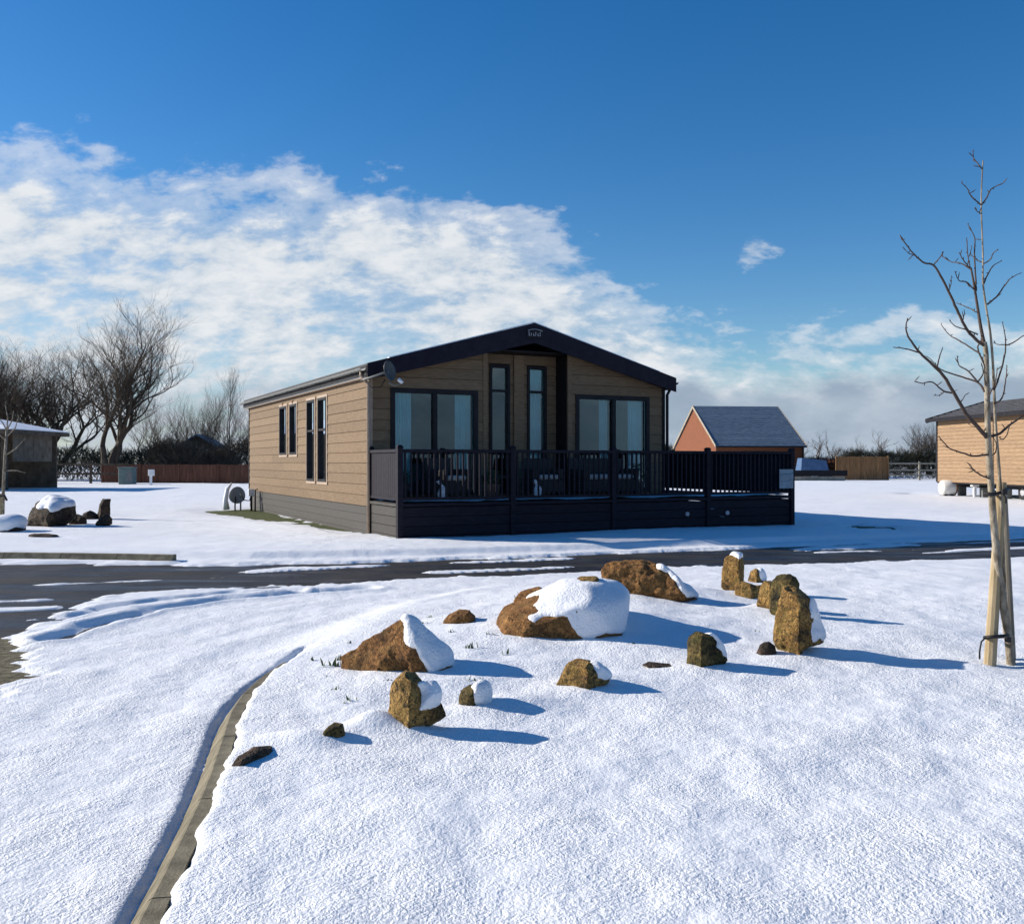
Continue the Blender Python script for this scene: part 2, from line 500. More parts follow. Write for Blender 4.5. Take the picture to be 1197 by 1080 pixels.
def mat_brick():
    m, nt, b = new_mat('brick_wall')
    L = nt.links
    tc = nd(nt, 'ShaderNodeTexCoord')
    mp = nd(nt, 'ShaderNodeMapping')
    mp.inputs['Rotation'].default_value = (R(90), 0, 0)
    sp = nd(nt, 'ShaderNodeSeparateXYZ')
    L.new(tc.outputs['Object'], sp.inputs[0])
    cb = nd(nt, 'ShaderNodeCombineXYZ')
    L.new(math_n(nt, 'ADD', sp.outputs[0], sp.outputs[1]), cb.inputs[0])
    L.new(sp.outputs[2], cb.inputs[1])
    br = nd(nt, 'ShaderNodeTexBrick', i_Scale=4.4)
    br.inputs['Color1'].default_value = (0.205, 0.060, 0.018, 1)
    br.inputs['Color2'].default_value = (0.14, 0.041, 0.013, 1)
    br.inputs['Mortar'].default_value = (0.15, 0.078, 0.042, 1)
    br.inputs['Mortar Size'].default_value = 0.014
    L.new(cb.outputs[0], br.inputs['Vector'])
    L.new(br.outputs['Color'], b.inputs['Base Color'])
    bp = nd(nt, 'ShaderNodeBump', i_Strength=0.6, i_Distance=0.01, invert=True)
    L.new(br.outputs['Fac'], bp.inputs['Height'])
    L.new(bp.outputs[0], b.inputs['Normal'])
    b.inputs['Roughness'].default_value = 0.9
    return m


M['brick'] = mat_brick()
M['slate'] = mat_noise('slate', (0.085, 0.12, 0.16), (0.17, 0.215, 0.27), 2.0, 0.5, stretch=(1, 4, 4), perobj=0.10)


# ---- vectorised gradient noise
def pnoise(x, y, seed=0):
    rng = np.random.RandomState(seed)
    perm = rng.permutation(256)
    ang = rng.rand(256) * 2 * np.pi
    gx, gy = np.cos(ang), np.sin(ang)
    xi, yi = np.floor(x).astype(np.int64), np.floor(y).astype(np.int64)
    xf, yf = x - xi, y - yi

    def g(ix, iy, dx, dy):
        h = perm[(perm[ix & 255] + iy) & 255]
        return gx[h] * dx + gy[h] * dy
    u = xf * xf * xf * (xf * (xf * 6 - 15) + 10)
    v = yf * yf * yf * (yf * (yf * 6 - 15) + 10)
    a = g(xi, yi, xf, yf) * (1 - u) + g(xi + 1, yi, xf - 1, yf) * u
    b = g(xi, yi + 1, xf, yf - 1) * (1 - u) + g(xi + 1, yi + 1, xf - 1, yf - 1) * u
    return (a * (1 - v) + b * v) * 1.5


def fbm(x, y, oct=4, seed=0, gain=0.5):
    t, a = 0, 1.0
    for i in range(oct):
        t = t + a * pnoise(x * 2 ** i, y * 2 ** i, seed + i)
        a *= gain
    return t


def sstep(a, b, x):
    t = np.clip((x - a) / (b - a), 0, 1)
    return t * t * (3 - 2 * t)


def poly_dist(x, y, pts, closed=False):
    """distance to a polyline, and signed side of the nearest segment (+ right of travel)"""
    best = np.full(x.shape, 1e9)
    side = np.zeros(x.shape)
    n = len(pts)
    for i in range(n if closed else n - 1):
        ax, ay = pts[i]
        bx, by = pts[(i + 1) % n]
        dx, dy = bx - ax, by - ay
        t = np.clip(((x - ax) * dx + (y - ay) * dy) / (dx * dx + dy * dy), 0, 1)
        ex, ey = x - (ax + t * dx), y - (ay + t * dy)
        d = np.hypot(ex, ey)
        s = np.sign(dy * ex - dx * ey)
        m = d < best - 1e-9
        best = np.where(m, d, best)
        side = np.where(m, s, side)
    return best, side


def inside(x, y, pts):
    c = np.zeros(x.shape, bool)
    n = len(pts)
    for i in range(n):
        ax, ay = pts[i]
        bx, by = pts[(i + 1) % n]
        if ay == by:
            continue
        c ^= ((ay > y) != (by > y)) & (x < (bx - ax) * (y - ay) / (by - ay) + ax)
    return c


# ------------------------------------------------------------------ lie of the land
# kerb of the rockery island (metres, x right, y away)
ISLAND = [(-0.95, -12), (-0.95, 0.5), (-1.06, 1.9), (-1.226, 3.06), (-1.36, 3.92), (-1.53, 4.75), (-1.62, 5.15), (-1.69, 5.65),
          (-1.69, 6.2), (-1.63, 6.85), (-1.45, 8.0), (-1.1, 9.3), (-0.4, 10.55), (0.85, 11.45), (2.86, 12.5), (4.74, 13.1),
          (7.5, 13.9), (20, 17.8), (60, 30)]
# the cleared carriageway
ROAD_CLEAR = [(-30, 13.9), (-7.6, 13.85), (-3.98, 13.6), (-1.28, 14.2), (1.41, 15.1), (4.99, 16.6), (10.2, 18.55), (20, 22.3), (60, 36),
              (60, 31.7), (20, 18.8), (7.8, 14.6), (4.98, 13.85), (3.07, 13.45), (0.93, 12.7), (-0.86, 12.0), (-2.39, 11.3), (-3.5, 11.0), (-4.3, 10.6),
              (-4.65, 10.0), (-4.5, 9.2), (-4.27, 8.2), (-3.47, 6.7), (-3.12, 5.9), (-3.7, 4.5), (-6, 2.5), (-14, 1), (-30, 6)]
VERGE = [(-60, 15.0), (-7.6, 14.55), (-5.6, 14.35), (-3.98, 14.2), (-1.28, 14.75), (1.41, 15.65), (4.99, 17.15), (10.2, 19.1), (20, 22.9), (60, 36.6)]
LODGE0 = Vector((-2.77, 18.3, 0))
EX = Vector((0.8944, 0.4472, 0))
EY = Vector((-0.4472, 0.8944, 0))
LANG = math.atan2(EX.y, EX.x)


def lodge_w(x, y, z=0):
    return LODGE0 + EX * x + EY * y + Vector((0, 0, z))


GRASS = [tuple(lodge_w(a, b).xy) for a, b in ((0.3, 0.0), (-0.15, 0.2), (-0.32, 1.4), (-0.6, 3.0), (-1.0, 5.5), (-1.45, 8.2), (-1.9, 10.0), (-1.6, 11.0), (-0.7, 11.4), (0.3, 11.6))]
TRACKS = [([(62, 748), (110, 731), (180, 713), (260, 702), (340, 695), (430, 689)], 0.10, 0.045),
          ([(60, 727), (120, 712), (190, 702), (270, 694), (350, 691)], 0.08, 0.035),
          ([(120, 778), (200, 748), (300, 724), (400, 708), (520, 694)], 0.16, 0.008),
          ([(150, 850), (230, 790), (320, 752), (420, 724), (520, 702)], 0.16, 0.008),
          ([(60, 840), (130, 792), (220, 757), (320, 731), (420, 711)], 0.14, 0.006)]
TRACKS = [([((px - CX) / F * 1620 / (py - 540), 1620 / (py - 540)) for px, py in t], w, d) for t, w, d in TRACKS]
MOUNDS = []   # (x, y, rx, ry, height)


def base_h(x, y):
    di, si = poly_dist(x, y, ISLAND)
    isl = di * si
    dv, sv = poly_dist(x, y, VERGE)
    ver = -dv * sv
    far = sstep(6.3, 7.6, y)
    rag = 0.024 * pnoise(x * 3.5, y * 3.5, 5) + 0.012 * pnoise(x * 11, y * 11, 6)
    h = 0.09 * ((1 - far) * sstep(0.085, 0.145, isl + rag) + far * sstep(-0.35, 0.35, isl)) + 0.09 * sstep(-0.05, 0.25, ver)
    return h, isl, ver


def snow_h(x, y, detail=True):
    h, isl, ver = base_h(x, y)
    dr, _ = poly_dist(x, y, ROAD_CLEAR, True)
    sd = np.where(inside(x, y, ROAD_CLEAR), -dr, dr)
    # drifted / driven edges run along the road
    al = x * 0.9 + y * 0.33
    ac = -x * 0.33 + y * 0.9
    ed = fbm(al * 0.55, ac * 2.6, 4, 11)
    ed2 = fbm(al * 2.4, ac * 7.0, 3, 21)
    leftz = np.exp(-((x + 4.0) / 2.2) ** 2 - ((y - 11.0) / 1.6) ** 2)
    e = sd + 0.20 * ed + 0.09 * ed2 + leftz * (0.75 * fbm(al * 0.4, ac * 3.2, 2, 31) + 0.05)
    th = np.clip(e * 0.30, -0.03, 0.04)
    th = np.where((ver > 0.5) | (isl > 0.5), np.maximum(th, 0.03), th)
    # thin patches that stayed on the tarmac
    pat = fbm(al * 0.22 + 0.15 * pnoise(al * 1.5, ac * 1.5, 44), ac * 1.9, 3, 41, 0.42) + 0.10 * fbm(al * 2.2, ac * 5.0, 2, 47)
    pl_ = 0.54 - 0.06 * np.exp(-((x + 4.5) / 2.5) ** 2)
    th = np.where((sd < -0.05) & (pat > pl_), np.maximum(th, np.minimum((pat - pl_) * 0.12, 0.016)), th)
    # grass left bare beside the lodge
    dg, _ = poly_dist(x, y, GRASS, True)
    sg = np.where(inside(x, y, GRASS), -dg, dg) + 0.22 * fbm(x * 1.6, y * 1.6, 3, 51)
    th = np.where(sg < 0.5, np.minimum(th, sg * 0.09), th)
    # bare patches
    for (cx, cy, rx, ry, s) in ((7.7, 20.0, 0.75, 0.95, 61), (9.6, 37.0, 0.9, 0.5, 62), (17.5, 41.0, 1.6, 0.5, 63), (24, 48, 2.0, 0.6, 64)):
        q = 1 - np.hypot((x - cx) / rx, (y - cy) / ry) + 0.55 * fbm(al * 1.3, ac * 4.0, 3, s)
        th = np.where(q > 0, np.minimum(th, 0.02 - q * 0.4), th)
    z = h + th
    # wheel ruts
    for t, w, dep in TRACKS:
        dt, _ = poly_dist(x, y, t)
        dt = dt + 0.05 * pnoise(x * 3, y * 3, 71)
        z = z - dep * np.exp(-(dt / w) ** 2) + dep * 0.45 * np.exp(-((dt - 1.9 * w) / (0.8 * w)) ** 2)
    # melt gap beside the island kerb
    gap = np.exp(-((isl + 0.005) / 0.028) ** 2) * (np.abs(y - 4) < 3.2)
    z = z - 0.032 * gap * (isl < 0.03)
    # rockery mounds and drifts
    for (cx, cy, rx, ry, hh) in MOUNDS:
        z = z + hh * np.exp(-(((x - cx) / rx) ** 2 + ((y - cy) / ry) ** 2))
    onl = sstep(0.2, 0.8, isl)
    z = z + onl * (0.022 * fbm(x * 0.7, y * 0.7, 2, 81) + 0.010 * fbm(x * 2.2, y * 2.2, 2, 83)) + sstep(0.1, 1.5, ver) * 0.03 * fbm(x * 0.25, y * 0.25, 3, 82)
    if detail:
        near = np.exp(-np.maximum(y - 6, 0) / 9)
        z = z + (th > 0.012) * near * (0.0032 * pnoise(x * 13, y * 13, 91) + 0.0018 * pnoise(x * 33, y * 33, 92))
        z = z + (th > 0.012) * 0.006 * fbm(x * 3.0, y * 3.0, 2, 93)
    return z


def at(px, py):
    """point of the snow surface on the sight line px, py"""
    z = 0.13
    for _ in range(12):
        d = (CAMZ - z) * F / (py - CY)
        x = (px - CX) / F * d
        z = 0.5 * z + 0.5 * float(snow_h(np.array([x]), np.array([d]), False)[0])
    return Vector((x, d, z))


def hz(x, y):
    return float(snow_h(np.array([float(x)]), np.array([float(y)]), False)[0])


# general swell of the rock bed, drifts in the lee of the rocks
MOUNDS += [(0.7, 8.1, 1.9, 1.5, 0.10), (-0.35, 6.9, 0.8, 0.8, 0.06), (0.9, 9.2, 0.9, 0.7, 0.06)]
for px, py, rx, ry, hh in ((436, 848, 0.17, 0.09, 0.10), (360, 858, 0.25, 0.12, 0.05), (610, 818, 0.22, 0.16, 0.05), (520, 800, 0.4, 0.2, 0.04),
                           (735, 735, 0.45, 0.25, 0.07), (815, 697, 0.35, 0.25, 0.07), (700, 795, 0.2, 0.12, 0.03)):
    d = 1.34 * F / (py - CY)
    MOUNDS.append(((px - CX) / F * d, d, rx, ry, hh))


for px, py, rr in ((470, 788, 0.40), (485, 853, 0.17), (552, 826, 0.13), (538, 728, 0.2), (640, 748, 0.5), (765, 702, 0.45), (682, 806, 0.22), (826, 781, 0.18),
                   (858, 691, 0.18), (880, 698, 0.25), (897, 712, 0.15), (930, 764, 0.24)):
    d = 1.33 * F / (py - CY)
    MOUNDS.append(((px - CX) / F * d, d + rr * 0.35, rr * 1.25, rr * 0.9, 0.03))


def axis(lo, hi, step, far, grow):
    a = list(np.arange(lo, hi + 1e-6, step))
    s, x = step, hi
    up = []
    while x < far[1]:
        s *= grow
        x += s
        up.append(x)
    s, x = step, lo
    dn = []
    while x > far[0]:
        s *= grow
        x -= s
        dn.append(x)
    return np.array(dn[::-1] + a + up)


def sheet(name, xs, ys, fn, mat, kind='structure', smooth=True):
    X, Y = np.meshgrid(xs, ys)
    Z = fn(X.ravel(), Y.ravel())
    nx, ny = len(xs), len(ys)
    co = np.stack([X.ravel(), Y.ravel(), Z], 1).astype(np.float32)
    i = np.arange((nx - 1) * (ny - 1))
    r, c = i // (nx - 1), i % (nx - 1)
    a = r * nx + c
    q = np.stack([a, a + 1, a + nx + 1, a + nx], 1).astype(np.int32)
    me = bpy.data.meshes.new(name)
    me.vertices.add(len(co))
    me.vertices.foreach_set('co', co.ravel())
    me.loops.add(q.size)
    me.loops.foreach_set('vertex_index', q.ravel())
    me.polygons.add(len(q))
    me.polygons.foreach_set('loop_start', np.arange(0, q.size, 4, dtype=np.int32))
    me.polygons.foreach_set('loop_total', np.full(len(q), 4, np.int32))
    me.update()
    me.validate()
    o = mkobj(name, me, mat, None, smooth)
    o['kind'] = kind
    return o


xs = axis(-3.4, 4.4, 0.020, (-900, 900), 1.028)
ya = list(np.arange(2.2, 9.2, 0.020))
s_ = 0.020
while ya[-1] < 24:
    s_ = min(s_ * 1.02, 0.055)
    ya.append(ya[-1] + s_)
while ya[-1] < 1500:
    s_ *= 1.045
    ya.append(ya[-1] + s_)
yb = [2.2]
s_ = 0.020
while yb[-1] > -60:
    s_ *= 1.12
    yb.append(yb[-1] - s_)
ys = np.array(yb[:0:-1] + ya)
tag(sheet('snow_ground', xs, ys, snow_h, M['snow']), 'fresh snow lying over lawns, verges and drive')

gx = axis(-12, 14, 0.25, (-950, 950), 1.2)
gy = axis(0, 40, 0.25, (-70, 1600), 1.2)
tag(sheet('ground', gx, gy, lambda x, y: base_h(x, y)[0] - 0.018 - 0.09 * (base_h(x, y)[0] < 0.04), M['grass']),
    'short winter grass under the snow')


def road_sheet():
    mb = MB()
    pts = [(-30, 14.6), (-7.6, 14.5), (-3.98, 14.2), (-1.28, 14.75), (1.41, 15.65), (4.99, 17.1), (10.2, 19.05), (20, 22.8), (60, 36.5),
           (60, 30.1), (20, 17.9), (7.5, 14.0), (4.74, 13.2), (2.86, 12.6), (0.85, 11.55), (-0.4, 10.65), (-1.1, 9.4), (-1.47, 8.0), (-1.66, 6.85),
           (-1.72, 6.2), (-1.72, 5.65), (-1.56, 4.75), (-1.39, 3.92), (-1.25, 3.06), (-1.09, 1.9), (-0.98, 0.5), (-0.98, -12), (-30, -12)]
    mb.poly([(x, y, 0.0) for x, y in reversed(pts)])
    o = mb.build('road', M['asphalt'])
    bm = bmesh.new()
    bm.from_mesh(o.data)
    bmesh.ops.triangulate(bm, faces=bm.faces)
    bm.to_mesh(o.data)
    bm.free()
    tag(o, 'dark wet tarmac road curving past the lodge', kind='structure')


road_sheet()
mb = MB()
mb.poly([(x, y, 0.006 + 0.0 * x) for x, y in ((-2.7, 4.6), (-2.7, 5.9), (-3.05, 6.8), (-3.75, 7.9), (-4.6, 8.05), (-4.9, 7.6), (-4.7, 6.4), (-4.4, 4.6))])
tag(mb.build('gravel_verge', M['mud']), 'muddy gravel edge at the lower left of the junction', kind='structure')


# ------------------------------------------------------------------ kerbs
def resample(pts, step):
    pts = [Vector((p[0], p[1], 0)) for p in pts]
    out, acc = [pts[0].copy()], 0.0
    for a, b in zip(pts, pts[1:]):
        L_ = (b - a).length
        t = step - acc
        while t <= L_:
            out.append(a.lerp(b, t / L_))
            t += step
        acc = (acc + L_) % step
    return out


def smooth_line(pts, n=4):
    P_ = [Vector((p[0], p[1], 0)) for p in pts]
    for _ in range(n):
        Q = [P_[0]]
        for a, b in zip(P_, P_[1:]):
            Q += [a.lerp(b, 0.25), a.lerp(b, 0.75)]
        Q.append(P_[-1])
        P_ = Q
    return P_


def kerb(line, seglen, prof, root):
    pts = resample(smooth_line(line, 2), 0.05)
    k = int(seglen / 0.05)
    for s in range(0, len(pts) - k, k):
        seg = [p.copy() for p in pts[s:s + k + 1]]
        d0, d1 = (seg[1] - seg[0]).normalized(), (seg[-1] - seg[-2]).normalized()
        seg[0] += d0 * 0.004
        seg[-1] -= d1 * 0.004
        mb = MB()
        m = len(prof)
        for i, p in enumerate(seg):
            t = (seg[min(i + 1, len(seg) - 1)] - seg[max(i - 1, 0)]).normalized()
            nrm = Vector((t.y, -t.x, 0))
            for (o_, z) in prof:
                q = p + nrm * (o_ + 0.003 * mnoise.noise(Vector((p.x * 9, p.y * 9, o_ * 30))))
                mb.v.append((q.x, q.y, z + 0.003 * mnoise.noise(Vector((p.x * 7, p.y * 7, z * 30 + 5)))))
        for i in range(len(seg) - 1):
            for j in range(m):
                a, b = i * m + j, i * m + (j + 1) % m
                mb.f.append((a, a + m, b + m, b))
        mb.f.append(tuple(range(m)))
        mb.f.append(tuple(reversed(range((len(seg) - 1) * m, len(seg) * m))))
        mb.build('kerb_stone', M['kerb'], root)


kr = tag(empty('kerb', (0, 0, 0)), 'weathered concrete kerb curving along the edge of the rockery lawn', 'kerb')
kerb([(-1.02, 1.2), (-1.08, 1.9), (-1.236, 3.06), (-1.37, 3.92), (-1.54, 4.75), (-1.63, 5.15), (-1.70, 5.65), (-1.70, 6.2), (-1.64, 6.85), (-1.60, 7.15)],
     0.9, [(0.0, -0.04), (0.004, 0.012), (0.072, 0.104), (0.082, 0.110), (0.140, 0.110), (0.145, -0.04)], kr)
kr = tag(empty('kerb', (0, 0, 0)), 'pale concrete kerb at the far side of the road on the left', 'kerb')
kerb([(-14, 14.35), (-9.5, 14.3), (-7.6, 14.22), (-6.6, 14.12), (-5.6, 13.98), (-4.9, 13.86), (-4.25, 13.78)], 0.9,
     [(0.0, -0.04), (0.0, 0.03), (-0.06, 0.12), (-0.07, 0.125), (-0.15, 0.125), (-0.155, -0.04)][::-1], kr)

# ------------------------------------------------------------------ the lodge
W_, LEN = 6.94, 11.76
ZB, ROW = 0.63, 0.2115
SLOPE = 0.278


def ztop(t):
    return 3.17 + SLOPE * min(t, W_ - t)


lodge = tag(empty('holiday_lodge', LODGE0, LANG),
            'timber clad holiday lodge with dark gabled roof standing behind the deck', 'lodge')


def cut(iv, holes):
    out = [iv]
    for a, b in holes:
        nx = []
        for p, q in out:
            if b <= p or a >= q:
                nx.append((p, q))
            else:
                if a > p:
                    nx.append((p, a))
                if b < q:
                    nx.append((b, q))
        out = nx
    return [i for i in out if i[1] - i[0] > 0.02]


def clad(parent, mapf, width, zb, zt, row, openings, mat, lining=True, gable=False, zlimit=None):
    """horizontal boards, one object each; mapf(u, out, z) -> local point; openings (u0,u1,z0,z1)"""
    lin = {}
    k = 0
    z0 = zb
    while z0 < zt - 0.03:
        z1 = min(z0 + row, zt)
        holes = [(a, b) for a, b, c, d in openings if c < (z0 + z1) / 2 < d]
        if gable:
            g0 = max(0.0, (z0 - 3.17) / SLOPE)
            g1 = max(0.0, (z1 - 3.17) / SLOPE)
        else:
            g0 = g1 = 0.0
        if width - 2 * g1 < 0.15:
            break
        ivs = []
        for a, b in cut((g0, width - g0), holes):
            while b - a > 4.6:
                c_ = a + 2.4 + ((k * 1.37) % 2.0)
                ivs.append((a, c_ - 0.002))
                a = c_ + 0.002
            ivs.append((a, b))
        for a, b in ivs:
            la, lb = max(a, g1) if a == g0 else a, min(b, width - g1) if b == width - g0 else b
            if lb - la < 0.02:
                continue
            e0, e1 = (0.004 if a == g0 else 0), (0.004 if b == width - g0 else 0)
            mb = MB()
            ba, bb, ta, tb = a + e0, b - e1, la + e0, lb - e1
            o0, o1 = 0.024, 0.010
            zz0, zz1 = z0 + 0.009, z1
            pts = [(ba, o0, zz0), (bb, o0, zz0), (bb, -0.002, zz0), (ba, -0.002, zz0),
                   (ta, o1, zz1), (tb, o1, zz1), (tb, -0.002, zz1), (ta, -0.002, zz1)]
            mb.hexa([mapf(*p) for p in pts])
            # drip lip rounding
            mb.build('board', mat, parent)
            if lining:
                q = [(a, -0.004, z0), (b, -0.004, z0), (lb, -0.004, z1), (la, -0.004, z1)]
                lin.setdefault(gable and a > width / 2, MB()).poly([mapf(*p) for p in q])
        z0 = z1
        k += 1
    for l_ in lin.values():
        l_.build('wall_lining', M['lining'], parent)


def map_front(v):
    return lambda u, o, z: (u, v - o, z)


def map_left(x):
    return lambda u, o, z: (x - o, u, z)


def map_right(x):
    return lambda u, o, z: (x + o, u, z)


REC = (2.52, 4.42)
FZ0, FZ1 = ZB + ROW, ZB + 11 * ROW
WL, WR = (0.42, 2.30), (4.62, 6.54)
front_op = [(WL[0], WL[1], FZ0, FZ1), (WR[0], WR[1], FZ0, FZ1), (REC[0], REC[1], 0, 9)]
clad(lodge, map_front(0.0), W_, ZB, 4.15, ROW, front_op, M['clad'], gable=True)
side_op = [(6.83, 7.60, ZB + 5 * ROW, 2.90), (5.75, 6.46, ZB + 5 * ROW, 2.90), (4.02, 4.72, ZB + 2 * ROW, 2.93), (3.0, 3.72, ZB + 2 * ROW, 2.93)]
side_op = [(a, b, c, ZB + 11 * ROW) for a, b, c, d in side_op]
# side wall boards come in three lengths with butt joints hidden behind cover strips
clad(lodge, map_left(0.0), LEN, ZB, 3.12, ROW, side_op, M['clad'])
clad(lodge, map_right(W_), LEN, ZB, 3.12, ROW, [], M['clad'])
# recessed centre bay
RV = 0.5
ctr_op = [(2.80, 3.28, FZ0, 3.57), (3.70, 4.18, FZ0, 3.57)]


def clad_recess():
    z0 = ZB
    lin = MB()
    while z0 < 3.77:
        z1 = min(z0 + ROW, 3.798)
        holes = [(a, b) for a, b, c, d in ctr_op if c < (z0 + z1) / 2 < d]
        for a, b in cut(REC, holes):
            mb = MB()
            mf = map_front(RV)
            mb.hexa([mf(*p) for p in [(a, 0.024, z0 + 0.009), (b, 0.024, z0 + 0.009), (b, -0.002, z0 + 0.009), (a, -0.002, z0 + 0.009),
                                      (a, 0.010, z1), (b, 0.010, z1), (b, -0.002, z1), (a, -0.002, z1)]])
            mb.build('board', M['clad'], lodge)
            lin.poly([mf(*p) for p in [(a, -0.004, z0), (b, -0.004, z0), (b, -0.004, z1), (a, -0.004, z1)]])
        z0 = z1
    lin.build('wall_lining', M['lining'], lodge)
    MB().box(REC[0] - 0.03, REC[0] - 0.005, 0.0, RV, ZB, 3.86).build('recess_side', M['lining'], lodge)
    MB().box(REC[1] + 0.005, REC[1] + 0.03, 0.0, RV, ZB, 3.84).build('recess_side', M['dark'], lodge)  # right return coloured near black: the shade inside the recess is in its colour
    MB().box(REC[0], REC[1], 0.0, RV + 0.02, 3.80, 3.84).build('recess_soffit', M['dark'], lodge)


clad_recess()
for a in (REC[0] - 0.10, REC[1] + 0.005):
    MB().box(a, a + 0.10, -0.035, 0.01, ZB, ztop(a if a < 3 else a + 0.1)).build('corner_post', M['clad'], lodge)
MB().box(3.28 + 0.09, 3.70 - 0.09, RV - 0.06, RV - 0.026, ZB + 0.02, 3.79).build('centre_panel', M['clad'], lodge)

# corner trims
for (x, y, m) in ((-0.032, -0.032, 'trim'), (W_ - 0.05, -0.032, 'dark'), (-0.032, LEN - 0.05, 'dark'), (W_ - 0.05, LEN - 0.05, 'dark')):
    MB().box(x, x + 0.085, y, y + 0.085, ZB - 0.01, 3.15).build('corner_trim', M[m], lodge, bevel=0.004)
# back wall, plain boards unseen from here but closing the house
mb = MB()
mb.poly([(W_, LEN, ZB), (0, LEN, ZB), (0, LEN, 3.17), (W_ / 2, LEN, 3.17 + SLOPE * W_ / 2), (W_, LEN, 3.17)])
mb.build('rear_wall', M['clad'], lodge)

# skirting
for k in range(4):
    z0 = -0.02 + k * 0.163
    MB().hexa([(-0.005, -0.005, z0), (-0.005, LEN, z0), (0.012, LEN, z0), (0.012, -0.005, z0),
               (0.008, -0.005, z0 + 0.157), (0.008, LEN, z0 + 0.157), (0.02, LEN, z0 + 0.157), (0.02, -0.005, z0 + 0.157)]).build('skirting_board', M['skirt'], lodge)
mb = MB()
mb.box(0.03, W_ - 0.03, 0.03, LEN - 0.03, -0.02, ZB)
mb.build('chassis', M['dark'], lodge)

# roof: two slopes with tiles in courses, fascia, gutter
OV, FR, BK = 0.13, -0.28, LEN + 0.25
zr = lambda t: 3.36 + SLOPE * (min(t, W_ - t) + OV)
for s in (0, 1):
    n = 12
    run = W_ / 2 + OV
    for i in range(n):
        a0, a1 = run * i / n, run * (i + 1) / n + 0.02
        x0, x1 = (-OV + a0, -OV + a1) if s == 0 else (W_ + OV - a0, W_ + OV - a1)
        z0, z1 = 3.36 + SLOPE * a0, 3.36 + SLOPE * a1
        if i == n - 1:
            x1 = W_ / 2
            z1 = 3.36 + SLOPE * run
        mb = MB()
        mb.hexa([(x0, FR, z0), (x1, FR, z1 - 0.004), (x1, BK, z1 - 0.004), (x0, BK, z0),
                 (x0, FR, z0 + 0.03), (x1, FR, z1 + 0.008), (x1, BK, z1 + 0.008), (x0, BK, z0 + 0.03)])
        mb.build('tile_course', M['tile'], lodge)
for s in (0, 1):
    def X(t):
        return t if s == 0 else W_ - t
    mb = MB()
    a, b = -OV - 0.01, W_ / 2
    za, zb_ = 3.345, 3.345 + SLOPE * (W_ / 2 + OV)
    dh = 0.37
    mb.hexa([(X(a), FR - 0.03, za - 0.27), (X(b), FR - 0.03, zb_ - dh), (X(b), FR, zb_ - dh), (X(a), FR, za - 0.27),
             (X(a), FR - 0.03, za + 0.045), (X(b), FR - 0.03, zb_ + 0.045), (X(b), FR, zb_ + 0.045), (X(a), FR, za + 0.045)])
    mb.build('fascia', M['fascia'], lodge)
    mb = MB()   # soffit under the front overhang
    mb.hexa([(X(a), FR + 0.005, za - 0.22), (X(b), FR + 0.005, zb_ - 0.26), (X(b), 0.0, zb_ - 0.26), (X(a), 0.0, za - 0.22),
             (X(a), FR + 0.005, za - 0.20), (X(b), FR + 0.005, zb_ - 0.24), (X(b), 0.0, zb_ - 0.24), (X(a), 0.0, za - 0.20)])
    mb.build('soffit', M['dark'], lodge)
    mb = MB()   # thin line of snow left on the verge
    mb.hexa([(X(0.3), FR - 0.015, zr(0.3) + 0.03), (X(b), FR - 0.015, zb_ + 0.05), (X(b), FR + 0.10, zb_ + 0.05), (X(0.3), FR + 0.10, zr(0.3) + 0.03),
             (X(0.3), FR - 0.012, zr(0.3) + 0.05), (X(b), FR - 0.012, zb_ + 0.072), (X(b), FR + 0.10, zb_ + 0.072), (X(0.3), FR + 0.10, zr(0.3) + 0.05)])
    mb.build('snow_line', M['snow_soft'], lodge)
    MB().box(min(X(-OV - 0.02), X(-OV + 0.02)), max(X(-OV - 0.02), X(-OV + 0.02)), FR + 0.002, BK, 3.16, 3.352).build('eaves_board', M['dark'], lodge)
    MB().box(min(X(-OV + 0.02), X(-0.005)), max(X(-OV + 0.02), X(-0.005)), 0.0, BK, 3.13, 3.15).build('eaves_soffit', M['trim'], lodge)
    g = MB()   # half round gutter
    for i in range(8):
        a0, a1 = math.pi * i / 8, math.pi * (i + 1) / 8
        c0, c1 = math.cos(a0) * 0.055, math.cos(a1) * 0.055
        s0, s1 = -math.sin(a0) * 0.055, -math.sin(a1) * 0.055
        xc = -OV - 0.078
        g.poly([(X(xc + c0), FR + 0.05, 3.30 + s0), (X(xc + c1), FR + 0.05, 3.30 + s1), (X(xc + c1), BK, 3.30 + s1), (X(xc + c0), BK, 3.30 + s0)])
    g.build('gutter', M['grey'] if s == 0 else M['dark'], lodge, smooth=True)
    for i in range(9):
        yb_ = 0.4 + i * 1.35
        MB().box(min(X(-OV - 0.14), X(-OV - 0.015)), max(X(-OV - 0.14), X(-OV - 0.015)), yb_, yb_ + 0.03, 3.235, 3.243).build('gutter_bracket', M['dark'], lodge)
    d = MB()
    d.tube([(X(-OV - 0.05), FR + 0.25, 3.25), (X(-OV - 0.05), FR + 0.25, 3.16), (X(-0.05), -0.085, 3.02), (X(-0.05), -0.085, ZB - 0.55)], 0.034, 8)
    d.build('downpipe', M['trim'] if s == 0 else M['dark'], lodge, smooth=True)

